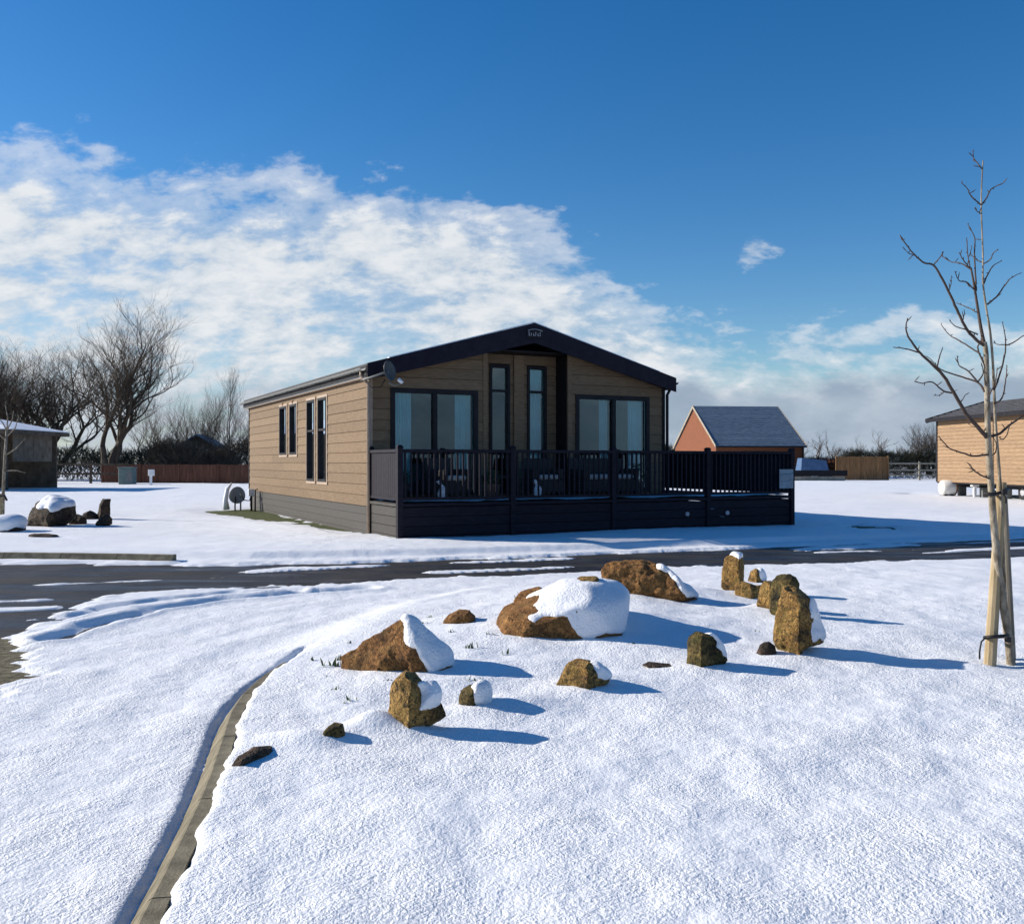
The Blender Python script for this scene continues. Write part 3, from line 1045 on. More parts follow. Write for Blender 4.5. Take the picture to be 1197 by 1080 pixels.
# name plate below the ridge: small worn raised letters and a curved line
plate = MB()
plate.box(W_ / 2 - 0.19, W_ / 2 + 0.19, FR - 0.05, FR - 0.033, 4.06, 4.29)
pl = plate.build('name_plate', M['dark'], lodge, bevel=0.006)
mb = MB()
mb.tube([(W_ / 2 - 0.17 + 0.34 * i / 10, FR - 0.055, 4.225 + 0.03 * math.sin(math.pi * i / 10)) for i in range(11)], 0.007, 5)
mb.build('emblem_arc', M['silver'], pl)
for i, h in enumerate((0.10, 0.06, 0.055, 0.085, 0.06, 0.085)):
    x0 = W_ / 2 - 0.15 + i * 0.052
    mb = MB()
    mb.box(x0, x0 + 0.012, FR - 0.058, FR - 0.05, 4.115, 4.115 + h)
    if i in (0, 2, 4):
        mb.box(x0 + 0.012, x0 + 0.034, FR - 0.058, FR - 0.05, 4.115, 4.127)
    mb.build('letter', M['silver'], pl)


# windows
def window(parent, mapf, u0, u1, z0, z1, mull=(), trans=(), fw=0.075, label=None, rec=0.02, sill=False, surround=None):
    """frame bars, panes set back; mull: u positions, trans: z positions"""
    root = MB()
    fr = MB()
    o1, o0 = 0.045, -0.06

    def bx(mb, a, b, c, d, oa=o0, ob=o1):
        mb.hexa([mapf(*p) for p in [(a, ob, c), (b, ob, c), (b, oa, c), (a, oa, c), (a, ob, d), (b, ob, d), (b, oa, d), (a, oa, d)]])
    bx(fr, u0, u0 + fw, z0, z1)
    bx(fr, u1 - fw, u1, z0, z1)
    bx(fr, u0 + fw, u1 - fw, z1 - fw, z1)
    bx(fr, u0 + fw, u1 - fw, z0, z0 + fw)
    f = fr.build('window', M['dark'], parent)
    us = [u0 + fw] + sorted(mull) + [u1 - fw]
    zs = [z0 + fw] + sorted(trans) + [z1 - fw]
    for m_ in mull:
        mb = MB()
        bx(mb, m_ - 0.045, m_ + 0.045, z0 + fw, z1 - fw, o0 + 0.004, o1 - 0.006)
        mb.build('mullion', M['dark'], f)
    for t_ in trans:
        mb = MB()
        bx(mb, u0 + fw, u1 - fw, t_ - 0.025, t_ + 0.025, o0 + 0.004, o1 - 0.009)
        mb.build('transom', M['dark'], f)
    for a, b in zip(us, us[1:]):
        for c, d in zip(zs, zs[1:]):
            mb = MB()
            bx(mb, a + 0.002, b - 0.002, c + 0.002, d - 0.002, -0.030, -0.022)
            mb.build('pane', M['glass'], f)
    if surround:
        s = MB()
        w = 0.06
        for q in ((u0 - w, u0, z0 - w, z1 + w), (u1, u1 + w, z0 - w, z1 + w), (u0, u1, z1, z1 + w), (u0, u1, z0 - w, z0)):
            bx(s, *q, 0.0, 0.034)
        s.build('surround', M[surround], f)
    return f


def curtain(parent, mapf, u0, u1, z0, z1, o=-0.16):
    mb = MB()
    n = 40
    for i in range(n + 1):
        u = u0 + (u1 - u0) * i / n
        w = 0.028 * math.sin(i * 1.25) + 0.012 * math.sin(i * 2.9 + 1)
        mb.v += [mapf(u, o + w * 1.2, z0), mapf(u, o + w, z1)]
    for i in range(n):
        mb.f.append((2 * i, 2 * i + 2, 2 * i + 3, 2 * i + 1))
    mb.build('curtain', M['curtain'], parent, smooth=True)


mf = map_front(0.0)
f = window(lodge, mf, WL[0], WL[1], FZ0, FZ1, mull=(1.36,), fw=0.09)
curtain(f, mf, WL[0] + 0.10, WL[0] + 0.50, FZ0 + 0.05, FZ1 - 0.04)
curtain(f, mf, WL[1] - 0.44, WL[1] - 0.08, FZ0 + 0.05, FZ1 - 0.04)
f = window(lodge, mf, WR[0], WR[1], FZ0, FZ1, mull=(5.60,), fw=0.09)
curtain(f, mf, WR[1] - 0.46, WR[1] - 0.08, FZ0 + 0.05, FZ1 - 0.04)
curtain(f, mf, WR[0] + 0.70, WR[0] + 0.92, FZ0 + 0.05, FZ1 - 0.04)
mf2 = map_front(RV)
window(lodge, mf2, 2.80, 3.28, FZ0, 3.57, trans=(3.02,), fw=0.06)
f = window(lodge, mf2, 3.70, 4.18, FZ0, 3.57, trans=(3.02,), fw=0.06)
curtain(f, mf2, 3.86, 4.14, FZ0 + 0.05, 3.53)
ml = map_left(0.0)
for a, b, c, d in side_op:
    tr = (c + (d - c) * 0.62,) if c < 1.3 else ()
    f = window(lodge, ml, a, b, c, d, trans=tr, fw=0.055, surround='trim')
    curtain(f, ml, a + 0.06, a + 0.22, c + 0.05, d - 0.05)
for u_ in (6.1, 7.2):   # little wall vents above the side windows
    MB().box(-0.045, -0.012, u_, u_ + 0.09, 2.98, 3.05).build('vent', M['rust'], lodge)

# rooms behind the glass
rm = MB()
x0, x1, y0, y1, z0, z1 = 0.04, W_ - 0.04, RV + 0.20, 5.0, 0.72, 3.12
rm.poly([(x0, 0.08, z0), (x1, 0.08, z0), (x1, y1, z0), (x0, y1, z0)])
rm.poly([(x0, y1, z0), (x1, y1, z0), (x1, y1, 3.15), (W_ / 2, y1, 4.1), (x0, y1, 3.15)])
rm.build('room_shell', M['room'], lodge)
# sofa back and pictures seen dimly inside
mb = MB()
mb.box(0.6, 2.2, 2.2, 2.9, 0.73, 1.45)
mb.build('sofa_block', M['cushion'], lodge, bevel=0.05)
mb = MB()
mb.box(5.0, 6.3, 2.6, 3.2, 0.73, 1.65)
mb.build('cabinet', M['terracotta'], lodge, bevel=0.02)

# ------------------------------------------------------------------ deck
DW, DD = 9.17, 1.71
deck = tag(empty('deck', LODGE0, LANG), 'dark raised veranda deck with baluster railing in front of the lodge', 'deck')
ZD, ZR = 0.76, 1.73
nb = 12
for i in range(nb):
    y0 = -DD + 0.02 + i * (DD - 0.06) / nb
    MB().box(0.02, DW - 0.02, y0, y0 + (DD - 0.06) / nb - 0.006, ZD - 0.03, ZD).build('deck_board', M['deck'], deck)
for i in range(16):
    x0 = W_ + 0.08 + i * 0.135
    MB().box(x0, x0 + 0.13, -0.02, 5.2, ZD - 0.03, ZD).build('deck_board', M['deck'], deck)
posts = [0.0, 2.25, 4.5, 6.85, DW]
pm = MB().box(-0.05, 0.05, -0.05, 0.05, -0.03, ZR + 0.03)
cap = MB()
cap.hexa([(-0.062, -0.062, ZR + 0.03), (0.062, -0.062, ZR + 0.03), (0.062, 0.062, ZR + 0.03), (-0.062, 0.062, ZR + 0.03),
          (-0.03, -0.03, ZR + 0.075), (0.03, -0.03, ZR + 0.075), (0.03, 0.03, ZR + 0.075), (-0.03, 0.03, ZR + 0.075)])
pme, cme = pm.mesh('post'), cap.mesh('post_cap')


def add_post(x, y):
    p = mkobj('post', pme, M['deck'], deck)
    p.location = (x, y, 0)
    mkobj('post_cap', cme, M['deck'], p)


bme = MB().box(-0.017, 0.017, -0.012, 0.012, ZD + 0.09, ZR - 0.06).mesh('baluster')


def rail_run(a, b, skirt='deck', close=0.112, bal=bme):
    a, b = Vector((a[0], a[1], 0)), Vector((b[0], b[1], 0))
    d = (b - a).normalized()
    up = Vector((0, 0, 1))
    a2, b2 = a + d * 0.05, b - d * 0.05
    MB().bar(a2 + up * (ZR - 0.03), b2 + up * (ZR - 0.03), 0.085, 0.06).build('top_rail', M['deck'], deck, bevel=0.006)
    MB().bar(a2 + up * (ZD + 0.075), b2 + up * (ZD + 0.075), 0.05, 0.05).build('bottom_rail', M['deck'], deck)
    n = int((b2 - a2).length / close)
    for i in range(n):
        p = a2.lerp(b2, (i + 0.5) / n)
        o = mkobj('baluster', bal, M['deck'], deck)
        o.location = p
        o.rotation_euler = (0, 0, math.atan2(d.y, d.x))
    # nosing and skirting boards beneath
    nrm = Vector((d.y, -d.x, 0))
    MB().bar(a2 + nrm * 0.012 + up * (ZD - 0.035), b2 + nrm * 0.012 + up * (ZD - 0.035), 0.06, 0.05).build('nosing', M[skirt], deck)
    for k in range(4):
        z = 0.0 + k * 0.172
        c = up * (z + 0.083)
        MB().bar(a2 + c, b2 + c, 0.022, 0.163).build('skirting_board', M[skirt], deck)


for a, b in zip(posts, posts[1:]):
    rail_run((a, -DD), (b, -DD))
wide = MB().box(-0.046, 0.046, -0.010, 0.010, ZD + 0.09, ZR - 0.06).mesh('slat')
rail_run((0.0, 0.0), (0.0, -DD), skirt='skirt', close=0.098, bal=wide)
rail_run((DW, -DD), (DW, 1.2), close=0.098, bal=wide)
rail_run((DW, 1.2), (DW, 3.6), close=0.098, bal=wide)
rail_run((DW, 3.6), (W_ + 0.12, 3.6), close=0.098, bal=wide)
for x in posts:
    add_post(x, -DD)
for q in ((0.0, -0.06), (DW, 1.2), (DW, 3.6)):
    add_post(*q)
for x in (6.3, 7.35):   # round lights in the skirting
    mb = MB()
    mb.tube([(x, -DD - 0.012, 0.42), (x, -DD - 0.05, 0.42)], 0.045, 12)
    mb.build('step_light', M['silver'], deck)
# snow lying on the deck
def deck_snow():
    nx, ny = 90, 18
    mb = MB()
    for j in range(ny + 1):
        for i in range(nx + 1):
            x, y = 0.06 + (DW - 0.12) * i / nx, -DD + 0.06 + (DD - 0.14) * j / ny
            n_ = mnoise.fractal(Vector((x * 1.2, y * 1.2, 3)), 1.0, 2.0, 3)
            mb.v.append((x, y, ZD + 0.022 + 0.035 * n_))
    for j in range(ny):
        for i in range(nx):
            a = j * (nx + 1) + i
            mb.f.append((a, a + 1, a + nx + 2, a + nx + 1))
    o = mb.build('snow_patch', M['snow_soft'], deck, smooth=True)


deck_snow()

# sign plate on the railing
sg = empty('notice_sign', lodge_w(DW - 0.22, -DD - 0.075, 1.12), LANG)
tag(sg, 'small pale blue square sign fixed to the right end of the deck railing', 'sign')
MB().box(-0.20, 0.20, -0.012, 0.0, -0.20, 0.22).build('panel', M['sign'], sg, bevel=0.004)
for i, (z, h) in enumerate(((0.10, 0.016), (0.02, 0.016), (-0.05, 0.012))):
    mb = MB()
    mb.tube([(-0.18 + 0.36 * k / 8, -0.016, z + 0.03 * (k / 8) + 0.012 * math.sin(k * 0.9 + i)) for k in range(9)], h / 2, 4)
    mb.build('stripe', M['silver' if i % 2 else 'blue_sheet'], sg)
for x in (-0.15, 0.13):
    MB().box(x, x + 0.012, -0.018, -0.012, -0.17, 0.18).build('stripe', M['silver'], sg)
MB().box(-0.12, 0.16, -0.0, 0.02, -0.02, 0.02).build('bracket', M['dark'], sg)


# deck furniture
def rattan_chair(x, y, rz, label, wide_=0.66):
    r = tag(empty('armchair', lodge_w(x, y, ZD + 0.02), LANG + rz), label, 'chair', 'garden chairs on the deck')
    w = wide_ / 2
    MB().box(-w, w, -0.33, 0.33, 0.10, 0.36).build('seat_base', M['rattan'], r, bevel=0.02)
    mb = MB()
    mb.hexa([(-w, 0.25, 0.36), (w, 0.25, 0.36), (w, 0.35, 0.36), (-w, 0.35, 0.36), (-w, 0.33, 0.80), (w, 0.33, 0.80), (w, 0.42, 0.80), (-w, 0.42, 0.80)])
    mb.build('backrest', M['rattan'], r, bevel=0.02)
    for s in (-1, 1):
        MB().box(min(s * w, s * (w - 0.1)), max(s * w, s * (w - 0.1)), -0.33, 0.26, 0.36, 0.58).build('armrest', M['rattan'], r, bevel=0.02)
        for yy in (-0.28, 0.28):
            MB().box(s * (w - 0.06) - 0.025, s * (w - 0.06) + 0.025, yy - 0.025, yy + 0.025, 0.0, 0.10).build('leg', M['dark'], r)
    MB().box(-w + 0.11, w - 0.11, -0.31, 0.22, 0.36, 0.46).build('cushion', M['cushion'], r, bevel=0.03)


rattan_chair(1.35, -0.75, 0.2, 'dark woven garden armchair behind the railing left of the lamp table')
rattan_chair(3.55, -0.55, -0.1, 'dark woven garden armchair on the deck before the recessed tall windows')
rattan_chair(4.95, -0.65, 0.0, 'wide dark woven garden bench before the right hand patio window', 1.35)
tb = tag(empty('side_table', lodge_w(2.5, -0.7, ZD + 0.02), LANG), 'low dark garden table between two woven armchairs on the deck', 'table')
MB().box(-0.3, 0.3, -0.3, 0.3, 0.40, 0.44).build('table_top', M['rattan'], tb, bevel=0.008)
for sx in (-1, 1):
    for sy in (-1, 1):
        MB().box(sx * 0.26 - 0.02, sx * 0.26 + 0.02, sy * 0.26 - 0.02, sy * 0.26 + 0.02, 0, 0.40).build('leg', M['dark'], tb)
for i, (x, y, lab) in enumerate(((1.0, -1.25, 'white bird figurine standing low on the deck behind the left railing'),
                                 (3.05, -1.2, 'white bird figurine on the deck behind the second railing bay'))):
    r = tag(empty('figurine', lodge_w(x, y, ZD + 0.02), LANG), lab, 'ornament', 'white ornaments on the deck')
    mb = MB()
    mb.tube([(0, 0, 0.0), (0, 0, 0.02), (0, 0, 0.10), (0.02, 0, 0.20), (0.0, 0, 0.27), (-0.03, 0, 0.31)], [0.05, 0.045, 0.085, 0.075, 0.035, 0.02], 10)
    mb.build('body', M['white'], r, smooth=True)
    mb = MB()
    mb.tube([(-0.02, 0, 0.30), (-0.04, 0, 0.335), (-0.06, 0, 0.35), (-0.11, 0, 0.345)], [0.025, 0.042, 0.03, 0.006], 8)
    mb.build('head', M['white'], r, smooth=True)


def pot_plant(x, y, h, label, seed):
    rnd = random.Random(seed)
    r = tag(empty('potted_plant', lodge_w(x, y, ZD + 0.02), LANG), label, 'plant', 'potted plants on the deck')
    mb = MB()
    mb.tube([(0, 0, 0), (0, 0, 0.26), (0, 0, 0.30)], [0.13, 0.18, 0.19], 12)
    mb.build('pot', M['terracotta'], r, smooth=True)
    mb = MB()
    for i in range(130):
        a, e = rnd.uniform(0, 6.28), rnd.uniform(0.15, 1.45)
        L_ = h * rnd.uniform(0.4, 1)
        c = Vector((math.cos(a) * math.cos(e), math.sin(a) * math.cos(e), math.sin(e))) * L_ * 0.6 + Vector((0, 0, 0.28))
        t = Vector((rnd.uniform(-1, 1), rnd.uniform(-1, 1), rnd.uniform(-0.4, 1))).normalized() * 0.05
        s = t.orthogonal().normalized() * 0.02
        mb.poly([c - t, c + s, c + t, c - s])
    mb.build('foliage', M['leaf'], r)


pot_plant(2.0, -1.3, 0.5, 'leafy shrub in a pot beside the second deck post', 3)
pot_plant(5.9, -0.45, 0.8, 'taller leafy shrub in a pot before the right patio window', 5)
pot_plant(0.5, -0.35, 0.55, 'small leafy shrub in a pot at the left corner of the deck', 7)

# satellite dish at the front left corner
ds = empty('satellite_dish', lodge_w(-0.12, -0.12, 3.16), LANG)
tag(ds, 'grey satellite dish on a bracket at the front left eaves corner of the lodge', 'satellite dish')


def dish_mesh():
    mb = MB()
    nr, nt_ = 6, 24
    mb.v.append((0, 0, 0))
    for i in range(1, nr + 1):
        r = i / nr
        for j in range(nt_):
            a = 2 * math.pi * j / nt_
            mb.v.append((0.155 * r * math.cos(a), -0.04 * r * r, 0.20 * r * math.sin(a)))
    for j in range(nt_):
        mb.f.append((0, 1 + j, 1 + (j + 1) % nt_))
    for i in range(nr - 1):
        for j in range(nt_):
            a, b = 1 + i * nt_ + j, 1 + i * nt_ + (j + 1) % nt_
            mb.f.append((a, a + nt_, b + nt_, b))
    return mb


dm = dish_mesh().build('reflector', M['dish'], ds, smooth=True)
sm = dm.modifiers.new('thick', 'SOLIDIFY')
sm.thickness = 0.012
dm.location = (0.30, -0.48, 0.06)
dm.rotation_euler = (R(-10), 0, R(28))
MB().tube([(-0.02, 0.1, -0.06), (0.0, -0.25, -0.06), (0.20, -0.44, 0.02), (0.30, -0.48, 0.05)], 0.022, 8).build('mounting_arm', M['grey'], ds, smooth=True)
MB().tube([(0.30, -0.49, -0.16), (0.40, -0.58, -0.22), (0.50, -0.66, -0.16)], 0.014, 6).build('feed_arm', M['grey'], ds, smooth=True)
MB().tube([(0.51, -0.67, -0.17), (0.45, -0.62, -0.10)], [0.03, 0.04], 10).build('receiver', M['white'], ds, smooth=True)
MB().tube([(0.24, -0.46, -0.10), (0.16, -0.44, -0.24), (0.02, -0.32, -0.25), (-0.05, -0.1, -0.12), (-0.02, 0.06, -0.10)], 0.010, 5).build('cable', M['dark'], ds, smooth=True)

# service pillar by the back left corner
b0 = lodge_w(-0.62, 10.6, 0.09)
sp_ = tag(empty('service_post', b0, LANG), 'grey oval shield on two legs by the far corner of the lodge', 'utility post')
mb = MB()
for i in range(20):
    a = 2 * math.pi * i / 20
    for yy in (-0.02, 0.02):
        mb.v.append((0.235 * math.cos(a), yy, 0.42 + 0.29 * math.sin(a) * (1 if math.sin(a) > 0 else 0.75)))
for i in range(20):
    a, b = 2 * i, (2 * i + 2) % 40
    mb.f.append((a, b, b + 1, a + 1))
mb.f.append(tuple(range(0, 40, 2)))
mb.f.append(tuple(range(39, 0, -2)))
sh = mb.build('shield', M['grey'], sp_)
sh.rotation_euler = (R(-16), 0, R(-25))
for x in (-0.02, 0.14):
    MB().tube([(x, 0.05, -0.05), (x, 0.05, 0.40)], 0.022, 6).build('leg', M['dark'], sp_)
mb = MB()
mb.tube([(-0.27, 0.03, 0.03), (-0.30, 0.0, 0.3), (-0.24, 0.05, 0.62), (-0.1, 0.10, 0.80)], [0.10, 0.07, 0.06, 0.02], 8)
mb.build('snow_crust', M['snow_soft'], sp_, smooth=True)
mp_ = tag(empty('meter_stand', lodge_w(-0.22, 10.4, 0.09), LANG), 'dark pipe stand and hoses against the lodge wall by the oval shield', 'utility stand')
MB().tube([(0, 0, -0.05), (0, 0, 0.62)], 0.03, 8).build('pipe', M['dark'], mp_, smooth=True)
MB().tube([(0.05, -0.30, -0.05), (0.05, -0.30, 0.60), (0.12, -0.30, 0.62)], 0.022, 8).build('pipe', M['dark'], mp_, smooth=True)
MB().tube([(-0.3, 0.1, 0.5), (-0.2, 0.05, 0.3), (-0.05, 0.0, 0.28), (0.0, 0.0, 0.5)], 0.018, 6).build('hose', M['rubber'], mp_, smooth=True)
MB().box(-0.09, 0.09, -0.06, 0.06, 0.42, 0.62).build('meter_box', M['white'], mp_, bevel=0.01)

# ------------------------------------------------------------------ rocks of the rockery
from math import sin, cos


def outline_solid(sil, D, thick, seed, amp=0.02, cuts=3, rings=((-0.5, 0.62), (-0.36, 0.90), (0.0, 1.0), (0.36, 0.92), (0.5, 0.66)), freq=6.0, sink=0.06,
                  smooth_it=0, flat=0.5, edge=None, facets=9):
    """solid with the given side outline (metres, x right, z up, local), a real depth and a broken surface"""
    rnd = random.Random(seed)
    bm = bmesh.new()
    cx = sum(p[0] for p in sil) / len(sil)
    zb = min(p[1] for p in sil)
    zc = zb + 0.3 * (max(p[1] for p in sil) - zb)
    loops = []
    for rg in rings:
        yo, s = rg[0], rg[1]
        sz = rg[2] if len(rg) > 2 else s
        ax = cx if edge is None or yo >= 0 else edge
        lp = []
        for (x, z) in sil:
            jx = rnd.uniform(-0.03, 0.03) * thick
            lp.append(bm.verts.new((ax + (x - ax) * s + jx * min(1, s * 2), yo * thick + rnd.uniform(-0.04, 0.04) * thick, zc + (z - zc) * sz)))
        loops.append(lp)
    n = len(sil)
    for a, b in zip(loops, loops[1:]):
        for i in range(n):
            bm.faces.new((a[i], a[(i + 1) % n], b[(i + 1) % n], b[i]))
    bm.faces.new(list(reversed(loops[0])))
    bm.faces.new(loops[-1])
    bmesh.ops.recalc_face_normals(bm, faces=bm.faces)
    if flat > 0 and facets:
        cen = Vector((cx, 0, zc))
        for _ in range(facets):
            nv = Vector((rnd.gauss(0, 1), rnd.gauss(0, 1) - 0.35, rnd.gauss(0.15, 0.8))).normalized()
            sup = max((v.co - cen).dot(nv) for v in bm.verts)
            bmesh.ops.bisect_plane(bm, geom=list(bm.verts) + list(bm.edges) + list(bm.faces), plane_co=cen + nv * sup * rnd.uniform(0.84, 0.95),
                                   plane_no=nv, clear_outer=True)
            be = [e for e in bm.edges if e.is_boundary]
            if be:
                bmesh.ops.holes_fill(bm, edges=be, sides=0)
        bmesh.ops.recalc_face_normals(bm, faces=bm.faces)
    bmesh.ops.triangulate(bm, faces=bm.faces)
    for _ in range(cuts):
        ln = sorted(e.calc_length() for e in bm.edges)
        lim = max(ln[len(ln) // 3], 0.018)
        bmesh.ops.subdivide_edges(bm, edges=[e for e in bm.edges if e.calc_length() > lim], cuts=1, use_grid_fill=True)
        bmesh.ops.triangulate(bm, faces=bm.faces)
    if smooth_it:
        for _ in range(smooth_it):
            bmesh.ops.smooth_vert(bm, verts=bm.verts, factor=0.5, use_axis_x=True, use_axis_y=True, use_axis_z=True)
    bm.normal_update()
    off = Vector((seed * 3.7, seed * 1.3, seed * 7.1))
    mv = []
    for v in bm.verts:
        p = v.co * freq + off
        d = mnoise.fractal(p * 1.4, 0.8, 2.1, 5) * amp * 0.55 - abs(mnoise.noise(p * 1.7 + Vector((9, 3, 5)))) * amp * 0.5 * flat
        c = mnoise.voronoi(p * 0.55)[0]
        d += (c[1] - c[0] - 0.3) * amp * 0.9 * flat
        mv.append(v.co + v.normal * d)
    for v, c in zip(bm.verts, mv):
        v.co = c
    bm.normal_update()
    me = bpy.data.meshes.new('rock')
    bm.to_mesh(me)
    bm.free()
    return me


def drape(r, th, thick, x0, z0=-9.0, wx=0.75, wz=0.75, soft=0.05, seed=0, x1=99.0, tilt=0.0, xm=0.0):
    """snow lying on the rock's top and lee side: follows the rock, thins to nothing at its edge"""
    bm = bmesh.new()
    bm.from_mesh(r.data)
    for _ in range(2):
        bmesh.ops.smooth_vert(bm, verts=bm.verts, factor=0.5, use_axis_x=True, use_axis_y=True, use_axis_z=True)
    bm.normal_update()
    sm = bm.copy()
    for _ in range(7):
        bmesh.ops.smooth_vert(sm, verts=sm.verts, factor=0.5, use_axis_x=True, use_axis_y=True, use_axis_z=True)
    sm.normal_update()
    sm.verts.ensure_lookup_table()
    m = []
    for i, v in enumerate(bm.verts):
        n = sm.verts[i].normal
        k = wx * n.x + wz * n.z + 0.35 * mnoise.fractal(v.co * 5 + Vector((seed, 0, 3)), 1.0, 2.0, 3) - th + tilt * max(-1.0, min(1.0, (v.co.x - xm) / 0.3))
        e = min(v.co.x - x0, (v.co.z - z0), x1 - v.co.x) + 0.05 * mnoise.noise(v.co * 9 + Vector((0, seed, 0)))
        f = max(0.0, min(1.0, k / 0.30)) * max(0.0, min(1.0, e / soft))
        m.append(f)
    old = [v.co.copy() for v in sm.verts]
    for i, v in enumerate(bm.verts):
        n = sm.verts[i].normal
        f = m[i] ** 0.6
        d = (n * 0.75 + Vector((0.12, 0, 0.45))) * thick
        v.co = v.co.lerp(old[i], 0.7 * f) + d * f - n * 0.012 * (1 - f)
    kill = [fa for fa in bm.faces if max(m[v.index] for v in fa.verts) <= 0.0]
    bmesh.ops.delete(bm, geom=kill, context='FACES')
    for _ in range(2):
        bmesh.ops.smooth_vert(bm, verts=[v for v in bm.verts if not v.is_boundary], factor=0.5, use_axis_x=True, use_axis_y=True, use_axis_z=True)
    if len(bm.faces) < 4:
        bm.free()
        return
    me = bpy.data.meshes.new('snow_cap')
    bm.to_mesh(me)
    bm.free()
    mkobj('snow_cap', me, M['snow'], r, True)


def rock(base, sil, thick, mat, label, seed, name='rock', amp=0.022, group='rocks of the rockery', snow=None, cuts=4, freq=6.0, flat=0.5, dpush=None, edge=None, ez=0.82):
    """base: photo point of the foot; sil: outline in photo px; the rock stands at the foot's distance"""
    p = at(*base)
    dd = p.y + (thick * 0.5 if dpush is None else dpush)
    g = [((px - CX) / F * dd - p.x, CAMZ + (CY - py) / F * dd - p.z) for px, py in sil]
    kw = {}
    if edge is not None:
        kw = dict(edge=(edge - CX) / F * dd - p.x, rings=((-0.5, 0.07, ez), (-0.28, 0.50, (1 + ez) / 2), (0.0, 1.0, 1.0), (0.36, 0.88, 0.96), (0.5, 0.6, 0.78)))
    me = outline_solid(g, dd, thick, seed, amp, cuts, freq=freq, flat=flat, **kw)
    r = mkobj(name, me, M[mat], None, True)
    r.location = (p.x, dd, p.z)
    tag(r, label, 'rock', group)
    if snow:
        th, tk_, px0 = snow[:3]
        drape(r, th, tk_, (px0 - CX) / F * dd - p.x, seed=seed, **(snow[3] if len(snow) > 3 else {}))
    return r


# 1 broad brown rock with a snow cone
rock((465, 788), [(396, 790), (397, 768), (420, 752), (450, 735), (473, 724), (482, 728), (500, 742), (525, 766), (535, 778), (520, 792), (470, 800), (430, 796)],
     0.42, 'rock_brown', 'broad brown rock with a cone of snow on its right half', 1, edge=500, ez=0.35, amp=0.03, snow=(0.28, 0.028, 466, dict(soft=0.04)))
# 2 standing stone with block of snow
rock((485, 853), [(452, 846), (456, 812), (462, 788), (470, 784), (484, 787), (494, 800), (506, 815), (522, 825), (523, 838), (500, 850), (475, 862), (458, 858)],
     0.20, 'rock_ochre', 'pointed ochre standing stone in front with a square snow block at its side', 2, edge=478, ez=0.9, amp=0.016, snow=(0.0, 0.055, 492, dict(z0=0.09, soft=0.03)))
# 3 little rock right of it
rock((552, 826), [(534, 822), (538, 808), (548, 801), (562, 800), (571, 804), (572, 824), (552, 832)], 0.14, 'rock_moss',
     'small dark rock with snowy side right of the pointed standing stone', 3, edge=549, ez=0.82, amp=0.012, snow=(0.05, 0.03, 550))
# 4 tiny mossy lump
rock((390, 863), [(377, 860), (379, 850), (390, 845), (400, 847), (404, 858), (392, 867)], 0.10, 'rock_moss',
     'tiny mossy stone at the front left edge of the rockery', 4, amp=0.010, cuts=3)
# 5 low brown hump
rock((538, 728), [(516, 728), (524, 718), (536, 713), (549, 713), (556, 720), (556, 730), (536, 736)], 0.22, 'rock_brown',
     'low brown hump barely rising from the snow behind the snow cone rock', 5, amp=0.015, cuts=3)
# 6 large flat rock under snow
rock((635, 746), [(575, 738), (579, 722), (590, 711), (612, 704), (640, 692), (662, 683), (690, 680), (722, 682), (731, 692), (730, 715), (727, 735), (690, 745), (655, 748), (630, 752), (598, 750)],
     0.80, 'rock_brown', 'large flat brown rock in the middle carrying a thick sloping bed of snow', 6, amp=0.02, snow=(0.16, 0.024, 598, dict(wx=0.75, wz=0.85, tilt=0.5, xm=0.10)))
rock((682, 692), [(664, 692), (666, 680), (680, 673), (698, 673), (705, 680), (702, 690), (684, 698)], 0.20, 'rock_ochre',
     'ochre knob poking out of the snow on top of the large flat rock', 7, amp=0.014, cuts=2, dpush=-1.62)
rock((612, 700), [(598, 704), (604, 694), (618, 688), (632, 686), (640, 690), (630, 700), (612, 708)], 0.20, 'rock_brown',
     'brown ridge behind the left end of the large flat rock', 8, amp=0.012, cuts=2, dpush=-0.85)
# 7 big orange rock at the back
rock((765, 700), [(705, 690), (704, 662), (710, 657), (740, 655), (763, 656), (772, 668), (790, 682), (812, 692), (822, 699), (790, 708), (740, 706), (712, 702)],
     0.45, 'rock_brown', 'big orange brown rock with a squared top at the back of the rockery', 9, edge=795, ez=0.5, amp=0.03, snow=(0.28, 0.035, 764))
# 8 front right rock
rock((682, 806), [(650, 800), (653, 790), (664, 776), (680, 770), (692, 775), (702, 783), (712, 790), (714, 797), (690, 810), (664, 808)], 0.24, 'rock_ochre',
     'rounded ochre rock with a dab of snow lying alone at the front centre', 10, edge=686, ez=0.55, amp=0.018, snow=(0.35, 0.03, 690))
# 9 mossy standing rock
rock((826, 781), [(801, 777), (804, 745), (812, 738), (826, 736), (834, 742), (846, 757), (850, 772), (840, 783), (815, 785)], 0.22, 'rock_moss',
     'dark mossy upright rock standing alone right of centre', 11, edge=816, ez=0.8, amp=0.018, snow=(0.45, 0.02, 826))
# 10 flat sliver
rock((778, 780), [(751, 777), (758, 774), (780, 776), (800, 778), (803, 781), (780, 785)], 0.12, 'rock_dark',
     'thin flat sliver of stone lying beside the mossy upright rock', 12, amp=0.006, cuts=3)
# 11 pillar with snow hat
rock((858, 691), [(843, 688), (845, 665), (848, 652), (855, 648), (868, 649), (873, 656), (872, 675), (870, 690), (856, 696)], 0.22, 'rock_ochre',
     'upright pillar rock with a small snow hat at the back beside the road', 13, edge=861, ez=0.9, amp=0.018, snow=(0.62, 0.03, 846, dict(wx=0.2, wz=1.0)))
